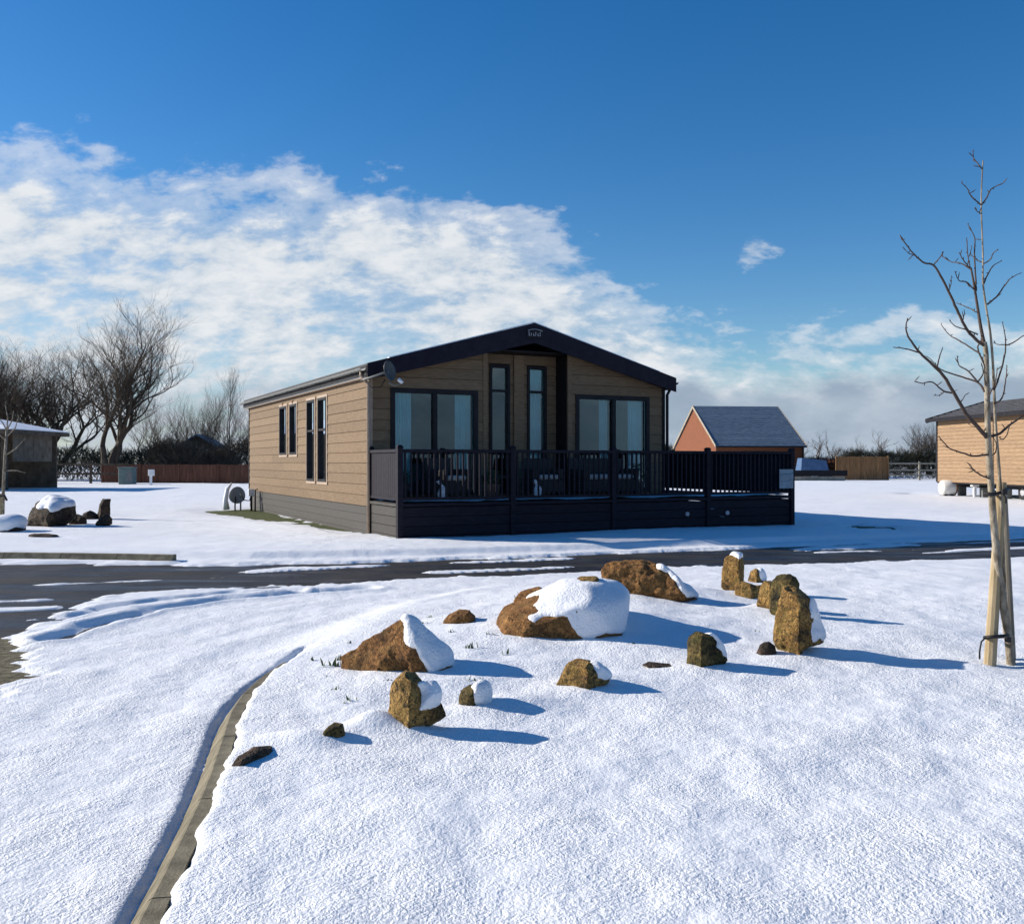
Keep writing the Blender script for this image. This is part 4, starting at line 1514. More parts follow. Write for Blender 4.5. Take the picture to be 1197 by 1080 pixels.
# 12, 13 small pair
rock((872, 700), [(858, 698), (860, 682), (870, 679), (884, 684), (894, 684), (895, 698), (874, 704)], 0.2, 'rock_ochre',
     'small blocky rock in front of the snow hatted pillar', 14, edge=876, ez=0.82, amp=0.014, cuts=3)
rock((886, 681), [(874, 682), (878, 668), (884, 664), (893, 668), (896, 680), (884, 686)], 0.16, 'rock_ochre',
     'small pointed rock with snow right of the snow hatted pillar', 15, edge=883, ez=0.82, amp=0.012, cuts=2, snow=(0.2, 0.03, 884))
# 14 cluster of three slabs
rock((897, 712), [(885, 709), (888, 690), (894, 679), (903, 678), (906, 690), (906, 712), (894, 716)], 0.20, 'rock_ochre',
     'small leaning slab at the left of the upright rock cluster', 16, edge=897, ez=0.82, amp=0.014, cuts=3)
rock((918, 722), [(901, 718), (902, 685), (906, 671), (918, 670), (930, 671), (935, 682), (936, 718), (918, 728)], 0.26, 'rock_moss',
     'tall squared slab at the back of the upright rock cluster', 17, edge=914, ez=0.9, amp=0.02)
rock((930, 766), [(906, 752), (908, 716), (914, 700), (918, 686), (926, 683), (936, 686), (946, 690), (953, 702), (955, 722), (960, 738), (963, 752), (945, 758), (930, 770), (914, 768)],
     0.34, 'rock_ochre', 'tallest ochre standing rock at the front of the upright cluster', 18, edge=926, ez=0.8, amp=0.028, snow=(0.50, 0.03, 945, dict(wx=1.0, wz=0.3)))
rock((892, 765), [(885, 764), (889, 754), (897, 749), (905, 755), (907, 764), (895, 769)], 0.10, 'rock_dark',
     'small dark stone at the foot of the tallest standing rock', 19, amp=0.01, cuts=3)
# edging stone by the kerb
def ridge_stone(pa, pb, h, label, seed):
    a, b = at(*pa), at(*pb)
    d = b - a
    L_ = d.to_2d().length
    me = outline_solid([(-0.02, -0.06), (0.0, h), (L_ * 0.3, h * 0.9), (L_ * 0.6, h * 1.1), (L_, h * 0.4), (L_ + 0.02, -0.06)], 0, 0.09, seed, 0.012, 2)
    o = mkobj('rock', me, M['rock_dark'], None, True)
    o.location = (a.x, a.y, a.z - 0.01)
    o.rotation_euler = (0, 0, math.atan2(d.y, d.x))
    tag(o, label, 'rock', 'rocks of the rockery')


ridge_stone((274, 896), (322, 868), 0.045, 'narrow brown stone edge protruding from the snow beside the front kerb', 20)

# rocks across the road on the left
LG = 'rocks across the road'
rock((60, 616), [(29, 614), (30, 600), (35, 588), (46, 581), (60, 581), (78, 586), (84, 592), (84, 604), (76, 612), (60, 620)], 1.0, 'rock_dark',
     'big dark boulder with bluish snow on its slanted top across the road', 21, edge=70, ez=0.55, amp=0.06, group=LG, freq=2.4, snow=(0.40, 0.04, 46, dict(wx=0.25, wz=0.95)))
rock((121, 607), [(113, 606), (115, 590), (120, 583), (128, 583), (128, 600), (126, 608), (118, 611)], 0.35, 'rock_dark',
     'upright dark rock right of the big boulder across the road', 22, edge=121, ez=0.82, amp=0.04, group=LG, freq=3, cuts=3)
rock((92, 613), [(82, 612), (83, 604), (90, 601), (100, 604), (101, 612), (92, 617)], 0.35, 'rock_dark',
     'low dark stone against the right flank of the big boulder', 23, amp=0.03, group=LG, freq=3, cuts=3)
rock((107, 607), [(95, 606), (98, 600), (105, 597), (114, 602), (115, 607), (106, 611)], 0.35, 'rock_dark',
     'low dark stone between the boulder and the upright rock across the road', 24, amp=0.03, group=LG, freq=3, cuts=3)
rock((120, 615), [(112, 614), (116, 606), (124, 600), (130, 604), (130, 613), (120, 618)], 0.3, 'rock_dark',
     'dark stone at the foot of the upright rock across the road', 25, amp=0.03, group=LG, freq=3, cuts=3)
rock((12, 622), [(-10, 622), (-6, 610), (6, 606), (22, 607), (27, 616), (24, 623), (6, 627)], 0.6, 'rock_dark',
     'low snow covered rock by the left edge beneath the staked sapling', 26, amp=0.03, group=LG, freq=3, cuts=2, snow=(0.1, 0.09, -20, dict(wx=0.3,wz=1.0)))
rock((48, 628), [(30, 628), (36, 624), (50, 623), (66, 625), (70, 629), (50, 632)], 0.3, 'rock_dark',
     'flat dark stones just showing through snow before the big boulder', 27, amp=0.02, group=LG, freq=3, cuts=3)


# daffodil shoots
def shoot(px, py, n, h, label, seed):
    rnd = random.Random(seed)
    p = at(px, py)
    mb = MB()
    for i in range(n):
        a = rnd.uniform(0, 6.28)
        r = rnd.uniform(0, 0.035 + 0.004 * n)
        b = Vector((r * cos(a), r * sin(a) * 0.6, -0.02))
        hh = h * rnd.uniform(0.55, 1.0)
        lean = Vector((rnd.uniform(-0.3, 0.3), rnd.uniform(-0.3, 0.3), 1)) * hh
        w = Vector((cos(a + 1.3), sin(a + 1.3), 0)) * 0.0075
        t = Vector((-w.y, w.x, 0)) * 0.35
        m1 = b + lean * 0.6
        tip = b + lean + Vector((lean.x, lean.y, 0)) * 0.3
        k = len(mb.v)
        mb.v += [tuple(q) for q in (b - w, b + t, b + w, b - t, m1 - w, m1 + t, m1 + w, m1 - t, tip)]
        for j in range(4):
            mb.f.append((k + j, k + (j + 1) % 4, k + 4 + (j + 1) % 4, k + 4 + j))
            mb.f.append((k + 4 + j, k + 4 + (j + 1) % 4, k + 8))
    o = mb.build('daffodil_shoots', M['shoot'])
    o.location = p
    tag(o, label, 'plant', 'green shoots in the snow')


SH = [(387, 778, 9, 0.10, 'tuft of green shoots at the left tip of the snow cone rock'),
      (403, 822, 3, 0.045, 'left one of two small green shoots before the snow cone rock'),
      (412, 819, 3, 0.065, 'right one of two small green shoots before the snow cone rock'),
      (378, 790, 2, 0.035, 'tiny shoot below the tuft at the left of the snow cone rock'),
      (607, 704, 9, 0.12, 'largest tuft of green shoots behind the large flat rock'),
      (545, 758, 3, 0.075, 'leaning green shoots between snow cone rock and large flat rock'),
      (553, 758, 3, 0.08, 'pair of upright green shoots right of the leaning shoots'),
      (593, 764, 3, 0.06, 'lone stubby shoot in the snow below the large flat rock'),
      (501, 722, 3, 0.05, 'upper stubby shoot beside the low brown hump'),
      (496, 729, 2, 0.05, 'lower stubby shoot beside the low brown hump'),
      (525, 739, 3, 0.05, 'short shoots just below the low brown hump'),
      (409, 752, 3, 0.05, 'short shoot above the left slope of the snow cone rock'),
      (555, 795, 4, 0.06, 'sparse shoots above the small dark snowy sided rock'),
      (872, 748, 4, 0.03, 'dark low sprig left of the tallest standing rock'),
      (884, 738, 5, 0.035, 'dark sprig between the mossy upright rock and the cluster'),
      (866, 756, 3, 0.025, 'tiny sprig above the shadow of the mossy upright rock'),
      (740, 752, 3, 0.04, 'lone green shoot right of the large flat rock'),
      (348, 796, 3, 0.035, 'small shoot near the hidden end of the front kerb'),
      (322, 840, 4, 0.03, 'small weeds by the front kerb above the stone edge'),
      (396, 772, 5, 0.07, 'second tuft of green shoots touching the snow cone rock tip'),
      (366, 772, 3, 0.05, 'shoot left of the tufts near the snow cone rock'),
      (430, 836, 3, 0.05, 'shoot between the tiny mossy stone and pointed standing stone'),
      (392, 806, 3, 0.05, 'shoot above the two small shoots before the snow cone rock'),
      (572, 742, 4, 0.06, 'shoots close to the left end of the large flat rock'),
      (452, 795, 2, 0.05, 'short shoot between snow cone rock and pointed standing stone')]
for i, s in enumerate(SH):
    shoot(*s, seed=100 + i)

# ------------------------------------------------------------------ staked sapling at the right
TD = at(1180, 776).y


def T(px, py, dy=0.0):
    return P(px, py, TD + dy)


def sapling():
    base = at(1181, 777)
    r = tag(empty('sapling', base), 'bare young tree tied to two timber stakes at the right', 'tree')
    rnd = random.Random(4)

    def tb(name, pts, r0, r1, mat='twig', k=7, wig=0.0, dys=0.0, parent=r):
        m = len(pts)
        P_ = []
        for i, q in enumerate(pts):
            f = i / (m - 1)
            P_.append(T(q[0], q[1], (q[2] if len(q) > 2 else 0) + dys * f))
        # smooth curve through the points
        Q = []
        for i in range(m - 1):
            a, b = P_[max(i - 1, 0)], P_[min(i + 2, m - 1)]
            for s in range(5):
                t = s / 5
                p0, p1, p2, p3 = a, P_[i], P_[i + 1], b
                v = 0.5 * ((2 * p1) + (p2 - p0) * t + (2 * p0 - 5 * p1 + 4 * p2 - p3) * t * t + (3 * p1 - p0 - 3 * p2 + p3) * t ** 3)
                if wig:
                    v = v + Vector((rnd.uniform(-wig, wig), rnd.uniform(-wig, wig), rnd.uniform(-wig, wig)))
                Q.append(v)
        Q.append(P_[-1])
        n = len(Q)
        mb = MB()
        mb.tube([q - base for q in Q], [r0 + (r1 - r0) * i / (n - 1) for i in range(n)], k)
        if name == 'branch':
            for i in range(2, n, 3):   # buds and short spurs
                dv = (Q[min(i + 1, n - 1)] - Q[i - 1]).normalized()
                sv = (dv * 0.7 + Vector((rnd.gauss(0, 1), rnd.gauss(0, 1), rnd.gauss(0.3, 0.6))).normalized()).normalized()
                l_ = rnd.choice((0.012, 0.015, 0.02, 0.05))
                mb.tube([Q[i] - base, Q[i] - base + sv * l_ * 0.6, Q[i] - base + sv * l_], [0.0028, 0.0034, 0.0008], 4)
        return mb.build(name, M[mat], parent, smooth=True)
    tb('trunk', [(1182, 782, 0), (1180, 755), (1174, 715), (1167, 665), (1162, 615), (1158, 560), (1155, 510), (1154, 468), (1153, 420), (1151, 400)], 0.030, 0.015, 'bark', 10, 0.0008)
    tb('trunk', [(1151, 404), (1147, 385), (1143, 361), (1139, 335), (1135, 313)], 0.013, 0.006, 'twig')
    tb('stem', [(1184, 780, 0.03), (1178, 735, 0.05), (1174, 680, 0.05), (1171, 600, 0.05), (1168, 550, 0.05), (1164, 500, 0.04), (1162, 456, 0.03), (1160, 415, 0.0),
                (1157, 385), (1153, 361), (1149, 330), (1149, 299), (1147, 237), (1149, 188)], 0.014, 0.004, 'bark', 8)
    br = [
        ([(1154, 512), (1140, 496), (1129, 483), (1106, 444), (1090, 426), (1076, 413), (1063, 396), (1059, 384), (1061, 372)], 0.016, 0.004, -0.25),
        ([(1076, 413), (1060, 408), (1044, 406)], 0.006, 0.003, -0.1),
        ([(1095, 432), (1098, 418), (1102, 406)], 0.006, 0.003, 0.1),
        ([(1115, 460), (1103, 457), (1090, 447), (1078, 448), (1069, 446)], 0.007, 0.003, -0.1),
        ([(1104, 458), (1098, 462), (1091, 462)], 0.004, 0.002, 0.0),
        ([(1122, 472), (1127, 464), (1129, 461)], 0.004, 0.002, 0.0),
        ([(1151, 458), (1143, 447), (1125, 441), (1100, 432), (1088, 420)], 0.009, 0.004, 0.2),
        ([(1143, 447), (1132, 434), (1121, 427), (1119, 416)], 0.007, 0.003, 0.1),
        ([(1143, 447), (1149, 436), (1147, 424)], 0.006, 0.003, 0.0),
        ([(1150, 404), (1140, 396), (1130, 385), (1118, 361), (1109, 341), (1099, 322), (1091, 310), (1080, 307), (1070, 299), (1060, 287), (1052, 275)], 0.012, 0.004, -0.15),
        ([(1091, 310), (1098, 302), (1103, 294)], 0.005, 0.003, 0.0),
        ([(1070, 299), (1062, 296), (1057, 291)], 0.004, 0.002, 0.0),
        ([(1109, 341), (1112, 330), (1112, 322)], 0.004, 0.002, 0.1),
        ([(1146, 414), (1134, 406), (1119, 397), (1109, 391), (1100, 379)], 0.007, 0.003, 0.25),
        ([(1143, 391), (1131, 386), (1118, 382), (1110, 375)], 0.006, 0.003, -0.2),
        ([(1126, 374), (1127, 368), (1128, 366)], 0.004, 0.002, 0.0),
        ([(1141, 365), (1132, 360), (1118, 354)], 0.005, 0.003, 0.15),
        ([(1138, 338), (1130, 330), (1121, 328), (1116, 317)], 0.006, 0.003, -0.15),
        ([(1135, 315), (1123, 308), (1112, 306), (1100, 299)], 0.006, 0.003, 0.2),
        ([(1133, 313), (1126, 304), (1121, 295)], 0.005, 0.003, 0.0),
        ([(1134, 313), (1131, 296), (1130, 278)], 0.005, 0.003, 0.1),
        ([(1133, 300), (1136, 288)], 0.004, 0.002, 0.1),
        ([(1141, 340), (1140, 318), (1139, 292), (1139, 277), (1131, 262)], 0.007, 0.003, 0.12),
        ([(1154, 356), (1164, 348), (1173, 336), (1180, 327), (1189, 321)], 0.007, 0.003, -0.1),
        ([(1150, 332), (1155, 320), (1162, 310), (1171, 305)], 0.006, 0.003, 0.1),
        ([(1149, 309), (1158, 303), (1161, 296), (1167, 292)], 0.005, 0.003, -0.1),
        ([(1149, 307), (1142, 304), (1134, 297)], 0.005, 0.003, 0.1),
        ([(1147, 240), (1153, 232), (1158, 222), (1166, 217), (1172, 215)], 0.006, 0.003, 0.0),
        ([(1147, 240), (1140, 234), (1134, 228), (1131, 221), (1124, 214)], 0.006, 0.003, -0.08),
        ([(1148, 198), (1142, 190), (1138, 185), (1137, 176)], 0.005, 0.003, 0.05),
        ([(1146, 250), (1142, 247), (1139, 243)], 0.004, 0.002, 0.0),
        ([(1162, 456), (1169, 437), (1175, 412), (1175, 395), (1172, 378)], 0.008, 0.003, 0.12),
        ([(1175, 404), (1185, 400), (1197, 392), (1206, 388)], 0.006, 0.003, -0.05),
        ([(1175, 403), (1168, 403), (1161, 401)], 0.004, 0.002, 0.0),
        ([(1162, 472), (1170, 467), (1174, 456), (1176, 440), (1177, 427)], 0.007, 0.003, 0.1),
        ([(1157, 510), (1168, 507), (1180, 497), (1190, 490), (1204, 480), (1215, 465)], 0.012, 0.005, 0.12),
        ([(1180, 498), (1177, 508), (1172, 514), (1168, 511)], 0.004, 0.003, 0.0),
        ([(1154, 470), (1158, 458), (1163, 448), (1166, 430)], 0.007, 0.003, -0.1),
        ([(1158, 531), (1148, 532), (1137, 533), (1124, 529), (1110, 524), (1097, 510)], 0.009, 0.004, -0.15),
        ([(1157, 533), (1163, 530), (1165, 520), (1160, 510)], 0.005, 0.003, 0.0),
        ([(1158, 560), (1148, 556), (1140, 551), (1134, 543)], 0.007, 0.003, -0.1),
        ([(1142, 553), (1136, 548), (1132, 542)], 0.004, 0.002, 0.05),
        ([(1146, 500), (1138, 499), (1130, 494)], 0.004, 0.002, 0.1),
        ([(1152, 430), (1143, 408), (1146, 400), (1148, 390)], 0.007, 0.004, 0.05),
    ]
    for pts, r0, r1, dy in br:
        k = len(pts)
        tb('branch', pts, r0 * 0.92, r1 * 0.85, 'twig', 6, 0.0015, dy)


sapling()


def stake(pb, pt, r0, mat, label, dy0, dy1):
    b, t = P(pb[0], pb[1], TD + dy0), P(pt[0], pt[1], TD + dy1)
    r = tag(empty('stake', b), label, 'stake', 'timber stakes of the sapling')
    d = (t - b)
    mb = MB()
    pts = [-0.10 * d.normalized()] + [d * (i / 12) for i in range(13)]
    rr = [r0] + [r0 * (1.0 - 0.22 * i / 12) for i in range(13)]
    mb.tube(pts, rr, 10)
    mb.build('post', M[mat], r, smooth=False)
    return r


stake((1157, 778), (1171, 564), 0.040, 'stake', 'pale round timber stake leaning right across the sapling trunk', -0.06, 0.10)
stake((1183, 776), (1173, 566), 0.027, 'stake_grey', 'slimmer grey timber stake on the right of the sapling', 0.12, 0.12)


def tie(pts, label, tail=None):
    c = T(*pts[0])
    r = tag(empty('tree_tie', c), label, 'strap', 'rubber ties on the sapling')
    Q = [T(*p) - c for p in pts]
    mb = MB()
    mb.tube(Q + [Q[0]], 0.013, 6)
    mb.build('band', M['rubber'], r, smooth=True)
    mid = (Q[0] + Q[len(Q) // 2]) * 0.5
    mb = MB()
    mb.box(mid.x - 0.018, mid.x + 0.018, min(q.y for q in Q) - 0.016, min(q.y for q in Q) + 0.012, mid.z - 0.018, mid.z + 0.018)
    mb.build('buckle', M['rubber'], r, bevel=0.004)
    if tail:
        mb = MB()
        mb.tube([T(*p) - c for p in tail], 0.006, 5)
        mb.build('tail', M['rubber'], r, smooth=True)


tie([(1152, 577, -0.06), (1162, 578, -0.07), (1172, 575, -0.05), (1179, 572, 0.10), (1170, 574, 0.18), (1155, 577, 0.06)],
    'upper black rubber tie binding the sapling to its stake', [(1173, 577, -0.05), (1176, 583, -0.06), (1176, 588, -0.05)])
tie([(1151, 745, -0.08), (1162, 744, -0.12), (1175, 743, -0.08), (1183, 742, 0.08), (1178, 743, 0.18), (1158, 745, 0.06)],
    'lower black rubber tie near the foot of the stakes', [(1152, 745, -0.09), (1147, 750, -0.10), (1145, 762, -0.10), (1145, 770, -0.09)])


# ------------------------------------------------------------------ bare trees
def grow(seed, height, stems=1, spread=0.5, levels=5, r0=0.25, fork=(2, 3), first=0.22, kink=0.16, upw=0.10, shrink=0.74, sides=5, twigs=True, droop=0.0):
    """bare winter tree: returns trunk mesh builder and crown mesh builder"""
    rnd = random.Random(seed)
    tk, cr = MB(), MB()

    def branch(p, d, L_, r, lev):
        n = 5 if lev < 2 else 4 if lev < 4 else 3
        pts, rr = [p.copy()], [r]
        re = r * (0.66 if lev < levels else 0.35)
        for i in range(n):
            d = (d + Vector((rnd.gauss(0, kink), rnd.gauss(0, kink), rnd.gauss(0, kink * 0.6) + upw - droop * lev * 0.03))).normalized()
            p = p + d * (L_ / n)
            pts.append(p.copy())
            rr.append(r + (re - r) * (i + 1) / n)
        k = sides if lev < 2 else 4 if lev < 3 else 3
        (tk if lev < 1 else cr).tube(pts, rr, k, cap=False)
        if lev >= levels:
            return
        nf = rnd.randint(*fork)
        for i in range(nf):
            side = Vector((rnd.gauss(0, 1), rnd.gauss(0, 1), rnd.gauss(0, 0.4))).normalized()
            nd_ = (d + side * spread * rnd.uniform(0.6, 1.25)).normalized()
            branch(p, nd_, L_ * shrink * rnd.uniform(0.75, 1.2), re * (0.92 if i == 0 else 0.72), lev + 1)
        # side shoots
        if lev >= 1:
            for i in range(2 if lev != 3 else 1):
                j = rnd.randint(1, n - 1)
                side = Vector((rnd.gauss(0, 1), rnd.gauss(0, 1), rnd.gauss(0.3, 0.4))).normalized()
                branch(pts[j], (d * 0.5 + side * 0.8).normalized(), L_ * shrink * 0.7, rr[j] * 0.5, min(lev + 2, levels))

    for s in range(stems):
        a = 2 * math.pi * s / max(stems, 1) + rnd.uniform(0, 1)
        lean = 0.0 if stems == 1 else 0.30
        d = Vector((math.cos(a) * lean, math.sin(a) * lean * 0.7, 1)).normalized()
        branch(Vector((math.cos(a) * 0.12 * (stems > 1), math.sin(a) * 0.12 * (stems > 1), -0.1)), d, height * first, r0, 0)
    # scale to the height wanted
    top = max(v[2] for v in cr.v)
    k = height / top
    for mb in (tk, cr):
        mb.v = [(v[0] * k, v[1] * k, v[2] * k) for v in mb.v]
    return tk, cr


TREE_CACHE = {}


def tree(px, D, top_py, label, key, group, xs=1.0, rz=0.0, name='bare_tree', **kw):
    x = (px - CX) / F * D
    z = hz(x, D) - 0.1
    H = CAMZ + (CY - top_py) / F * D - z
    if key not in TREE_CACHE:
        tk, cr = grow(height=10.0, **kw)
        TREE_CACHE[key] = (tk.mesh('trunk'), cr.mesh('crown'))
    r = tag(empty(name, (x, D, z), rz), label, 'tree', group)
    s = H / 10.0
    r.scale = (s * xs, s * xs, s)
    mkobj('trunk', TREE_CACHE[key][0], M['tree_bark'], r, True)
    mkobj('crown', TREE_CACHE[key][1], M['tree_twig'], r, True)
    return r


LT = 'bare trees behind the left field'
K_OAK = dict(seed=3, stems=4, spread=0.62, levels=7, r0=0.17, fork=(2, 3), first=0.19, upw=0.09, shrink=0.77)
K_ASH = dict(seed=52, stems=5, spread=0.62, levels=7, r0=0.17, fork=(2, 3), first=0.19, upw=0.09, shrink=0.77)
K_FAR = dict(seed=14, stems=1, spread=0.62, levels=5, r0=0.32, fork=(2, 3), first=0.26, upw=0.08, shrink=0.78)
K_FAR2 = dict(seed=19, stems=3, spread=0.5, levels=5, r0=0.24, fork=(2, 3), first=0.2, upw=0.10, shrink=0.8)
K_THIN = dict(seed=31, stems=4, spread=0.42, levels=6, r0=0.085, fork=(2, 3), first=0.17, upw=0.12, shrink=0.8)
K_THIN2 = dict(seed=37, stems=6, spread=0.40, levels=6, r0=0.075, fork=(2, 3), first=0.17, upw=0.13, shrink=0.8)
tree(130, 66, 335, 'large bare spreading tree with forked trunk, tallest on the left', 'oak', LT, xs=1.05, **K_OAK)
tree(52, 72, 375, 'bare tree immediately left of the tallest spreading tree', 'ash', LT, xs=1.15, **K_ASH)
tree(5, 76, 385, 'bare tree behind the snowy barn roof at the left edge', 'ash', LT, xs=1.2, rz=2.1)
tree(-50, 70, 380, 'bare tree cut off by the left edge', 'oak', LT, rz=1.3)
tree(176, 80, 440, 'smaller bare tree behind the right side of the tallest tree', 'thin', LT, xs=1.1, **K_THIN)
tree(218, 74, 448, 'thin twiggy bare tree left of the lodge behind the red fence', 'thin', LT, rz=0.9, xs=1.0)
tree(243, 78, 436, 'dense twiggy bare tree in the thicket beside the lodge', 'thin2', LT, xs=1.1, **K_THIN2)
tree(262, 72, 452, 'low twiggy bare tree at the middle of the thicket beside the lodge', 'thin2', LT, xs=1.2, rz=1.7)
tree(276, 70, 408, 'slender tall pale bare tree just left of the lodge roof', 'birch', LT, xs=0.75, seed=41, stems=1, spread=0.42, levels=7, r0=0.11, fork=(2, 3), first=0.24, upw=0.12, shrink=0.78)
tree(300, 82, 450, 'bare tree half hidden behind the back of the lodge', 'thin2', LT, rz=2.4)
RT = 'bare trees on the right skyline'
tree(777, 120, 500, 'twiggy bare tree between lodge and brick barn', 'thin', RT, rz=0.4, xs=1.2)
tree(956, 130, 500, 'rounded bare tree just right of the brick barn', 'far', RT, rz=0.7, xs=1.15, **K_FAR)
tree(976, 135, 508, 'broad bare tree behind the tan fence panel', 'far2', RT, rz=2.7, xs=1.25, **K_FAR2)
tree(1002, 140, 506, 'small narrow bare tree above the middle of the tan fence', 'far2', RT, rz=1.2, xs=0.85)
tree(1031, 125, 499, 'neat round bare tree above the right end of the tan fence', 'far', RT, rz=3.6, xs=1.2)
tree(1066, 115, 504, 'bare tree left of the tan lodge beyond the hedge', 'far2', RT, rz=0.3, xs=1.2)
tree(1086, 100, 482, 'taller bare tree rising beside the tan lodge roof corner', 'ash', RT, rz=3.0, xs=0.95)
tree(938, 150, 512, 'distant bare tree hidden partly by the brick barn', 'far', RT, rz=5.0, xs=1.1)


# twiggy hedges
def hedge(name, label, a, b, h, w, seed, mat='hedge', n=3000, kind=None, cat='hedge', zoff=0.0, ragged=0.35):
    rnd = random.Random(seed)
    a, b = Vector((a[0], a[1], 0)), Vector((b[0], b[1], 0))
    d = b - a
    L_ = d.length
    t = d.normalized()
    s = Vector((-t.y, t.x, 0))
    mb = MB()
    for i in range(n):
        f = rnd.random()
        u = rnd.random()
        hh = h * (1 - ragged + ragged * (0.5 + 0.5 * mnoise.noise(Vector((f * L_ * 0.35, seed, 0)))) + ragged * 0.3 * rnd.random())
        z = hh * (u ** 0.75)
        ww = w * 0.5 * math.sqrt(max(0.05, 1 - (z / (h * 1.15)) ** 2))
        p = a + t * (f * L_) + s * rnd.uniform(-ww, ww) + Vector((0, 0, z))
        dr = Vector((rnd.gauss(0, 0.5), rnd.gauss(0, 0.5), rnd.uniform(0.2, 1.2))).normalized() * rnd.uniform(0.35, 0.8)
        q = dr.orthogonal().normalized() * rnd.uniform(0.012, 0.035)
        mb.poly([p - q, p + q, p + dr * 0.6 + q * 0.6, p + dr])
        sd_ = (dr + Vector((rnd.gauss(0, 0.3), rnd.gauss(0, 0.3), rnd.gauss(0, 0.2)))) * 0.5
        m_ = p + dr * 0.4
        mb.poly([m_ - q * 0.7, m_ + q * 0.7, m_ + sd_])
    o = mb.build(name, M[mat])
    z0 = hz((a.x + b.x) / 2, (a.y + b.y) / 2)
    o.location = (0, 0, z0 - 0.05 + zoff)
    tag(o, label, cat, kind=kind)
    return o


hedge('hedge', 'dark tangled hedge behind the red fence beside the lodge', (-25.5, 66), (-16.5, 66), 3.0, 2.5, 1, 'hedge_brown', 5000, ragged=0.6)
hedge('hedge', 'dark low hedge beneath the large bare trees', (-45, 68), (-25, 70), 2.4, 2.2, 2, 'hedge', 7000)
hedge('hedge', 'green brown hedge between tan fence panel and tan lodge', (27.5, 78), (41, 74), 2.3, 2.2, 3, 'hedge', 12000, ragged=0.3)
hedge('hedge', 'low scrub hedge between brick barn and tan fence panel', (25.2, 84), (29, 83), 1.7, 1.5, 4, 'hedge', 3500)
hedge('hedge', 'thin hedge seen between lodge and brick barn', (10.5, 100), (18.5, 100), 3.4, 2.0, 5, 'hedge', 6000)
hd = hedge('distant_wood', 'far belt of leafless woodland along the horizon', (-170, 230), (190, 250), 2.6, 10, 6, 'hedge_brown', 42000, kind='stuff', ragged=0.5)
del hd['category']


# ------------------------------------------------------------------ fences
def board_fence(name, label, a, b, h, bw, mat, group=None, rails=True, z=0.0, posts_every=0):
    a, b = Vector((a[0], a[1], 0)), Vector((b[0], b[1], 0))
    d = b - a
    n = max(1, int(d.length / bw))
    zz = hz((a.x + b.x) / 2, (a.y + b.y) / 2) - 0.05 + z
    r = tag(empty(name, (a.x, a.y, zz), math.atan2(d.y, d.x)), label, 'fence', group)
    rnd = random.Random(int(a.x * 7))
    me = MB().box(0.006, bw - 0.006, -0.011, 0.011, 0.03, h).mesh('board')
    w = d.length / n
    for i in range(n):
        o = mkobj('board', me, M[mat], r)
        o.location = (i * w, rnd.uniform(-0.008, 0.008), 0)
        o.scale = (w / bw, 1, rnd.uniform(0.985, 1.01))
    for q in (0.25, 0.85):
        MB().box(0, d.length, 0.02, 0.07, h * q - 0.04, h * q + 0.04).build('rail', M[mat], r)
    if posts_every:
        k = int(d.length / posts_every)
        pme_ = MB().box(-0.05, 0.05, -0.06, 0.02, 0.0, h + 0.06).mesh('post')
        for i in range(k + 1):
            o = mkobj('post', pme_, M[mat], r)
            o.location = (i * d.length / k, -0.02, 0)
    return r


board_fence('board_fence', 'low reddish brown board fence left of the lodge', (-27.2, 62.5), (-16.3, 60.5), 1.25, 0.24, 'fence_red', posts_every=2.4)
board_fence('board_fence', 'tan timber close board fence panel on the right skyline', (24.45, 71), (28.35, 71), 1.82, 0.16, 'fence_tan', posts_every=1.95)
rf = tag(empty('rail_fence', (-31.5, 60, hz(-31.5, 60)), 0), 'dark post and rail fence under the large bare trees', 'fence')
for z in (0.55, 1.15):
    MB().box(0, 7.0, -0.03, 0.03, z, z + 0.13).build('rail', M['timber'], rf)
for i in range(4):
    MB().box(i * 2.3 - 0.07, i * 2.3 + 0.07, 0.031, 0.15, -0.1, 1.35).build('post', M['timber'], rf)
rf = tag(empty('rail_fence', (28.6, 71.5, hz(28.6, 71.5)), 0), 'weathered pale rail fence between tan fence panel and tan lodge', 'fence')
for z, l in ((0.35, 10.0), (0.75, 6.0), (1.25, 5.0)):
    MB().bar((0, 0, z + 0.02), (l, 0.0, z), 0.05, 0.12).build('rail', M['timber_pale'], rf)
for i in range(5):
    MB().box(i * 2.4 - 0.06, i * 2.4 + 0.06, 0.031, 0.14, -0.1, 1.4 if i < 3 else 0.6).build('post', M['timber_pale'], rf)
lw = tag(empty('low_wall', (20.0, 69, hz(20, 69)), 0), 'low dark timber edging before the brick barn', 'wall')
MB().box(0, 4.6, 0, 0.25, 0.35, 0.75).build('beam', M['dark'], lw)
MB().box(-0.4, 4.4, -0.05, 0.3, -0.1, 0.30).build('plinth', M['timber_pale'], lw)

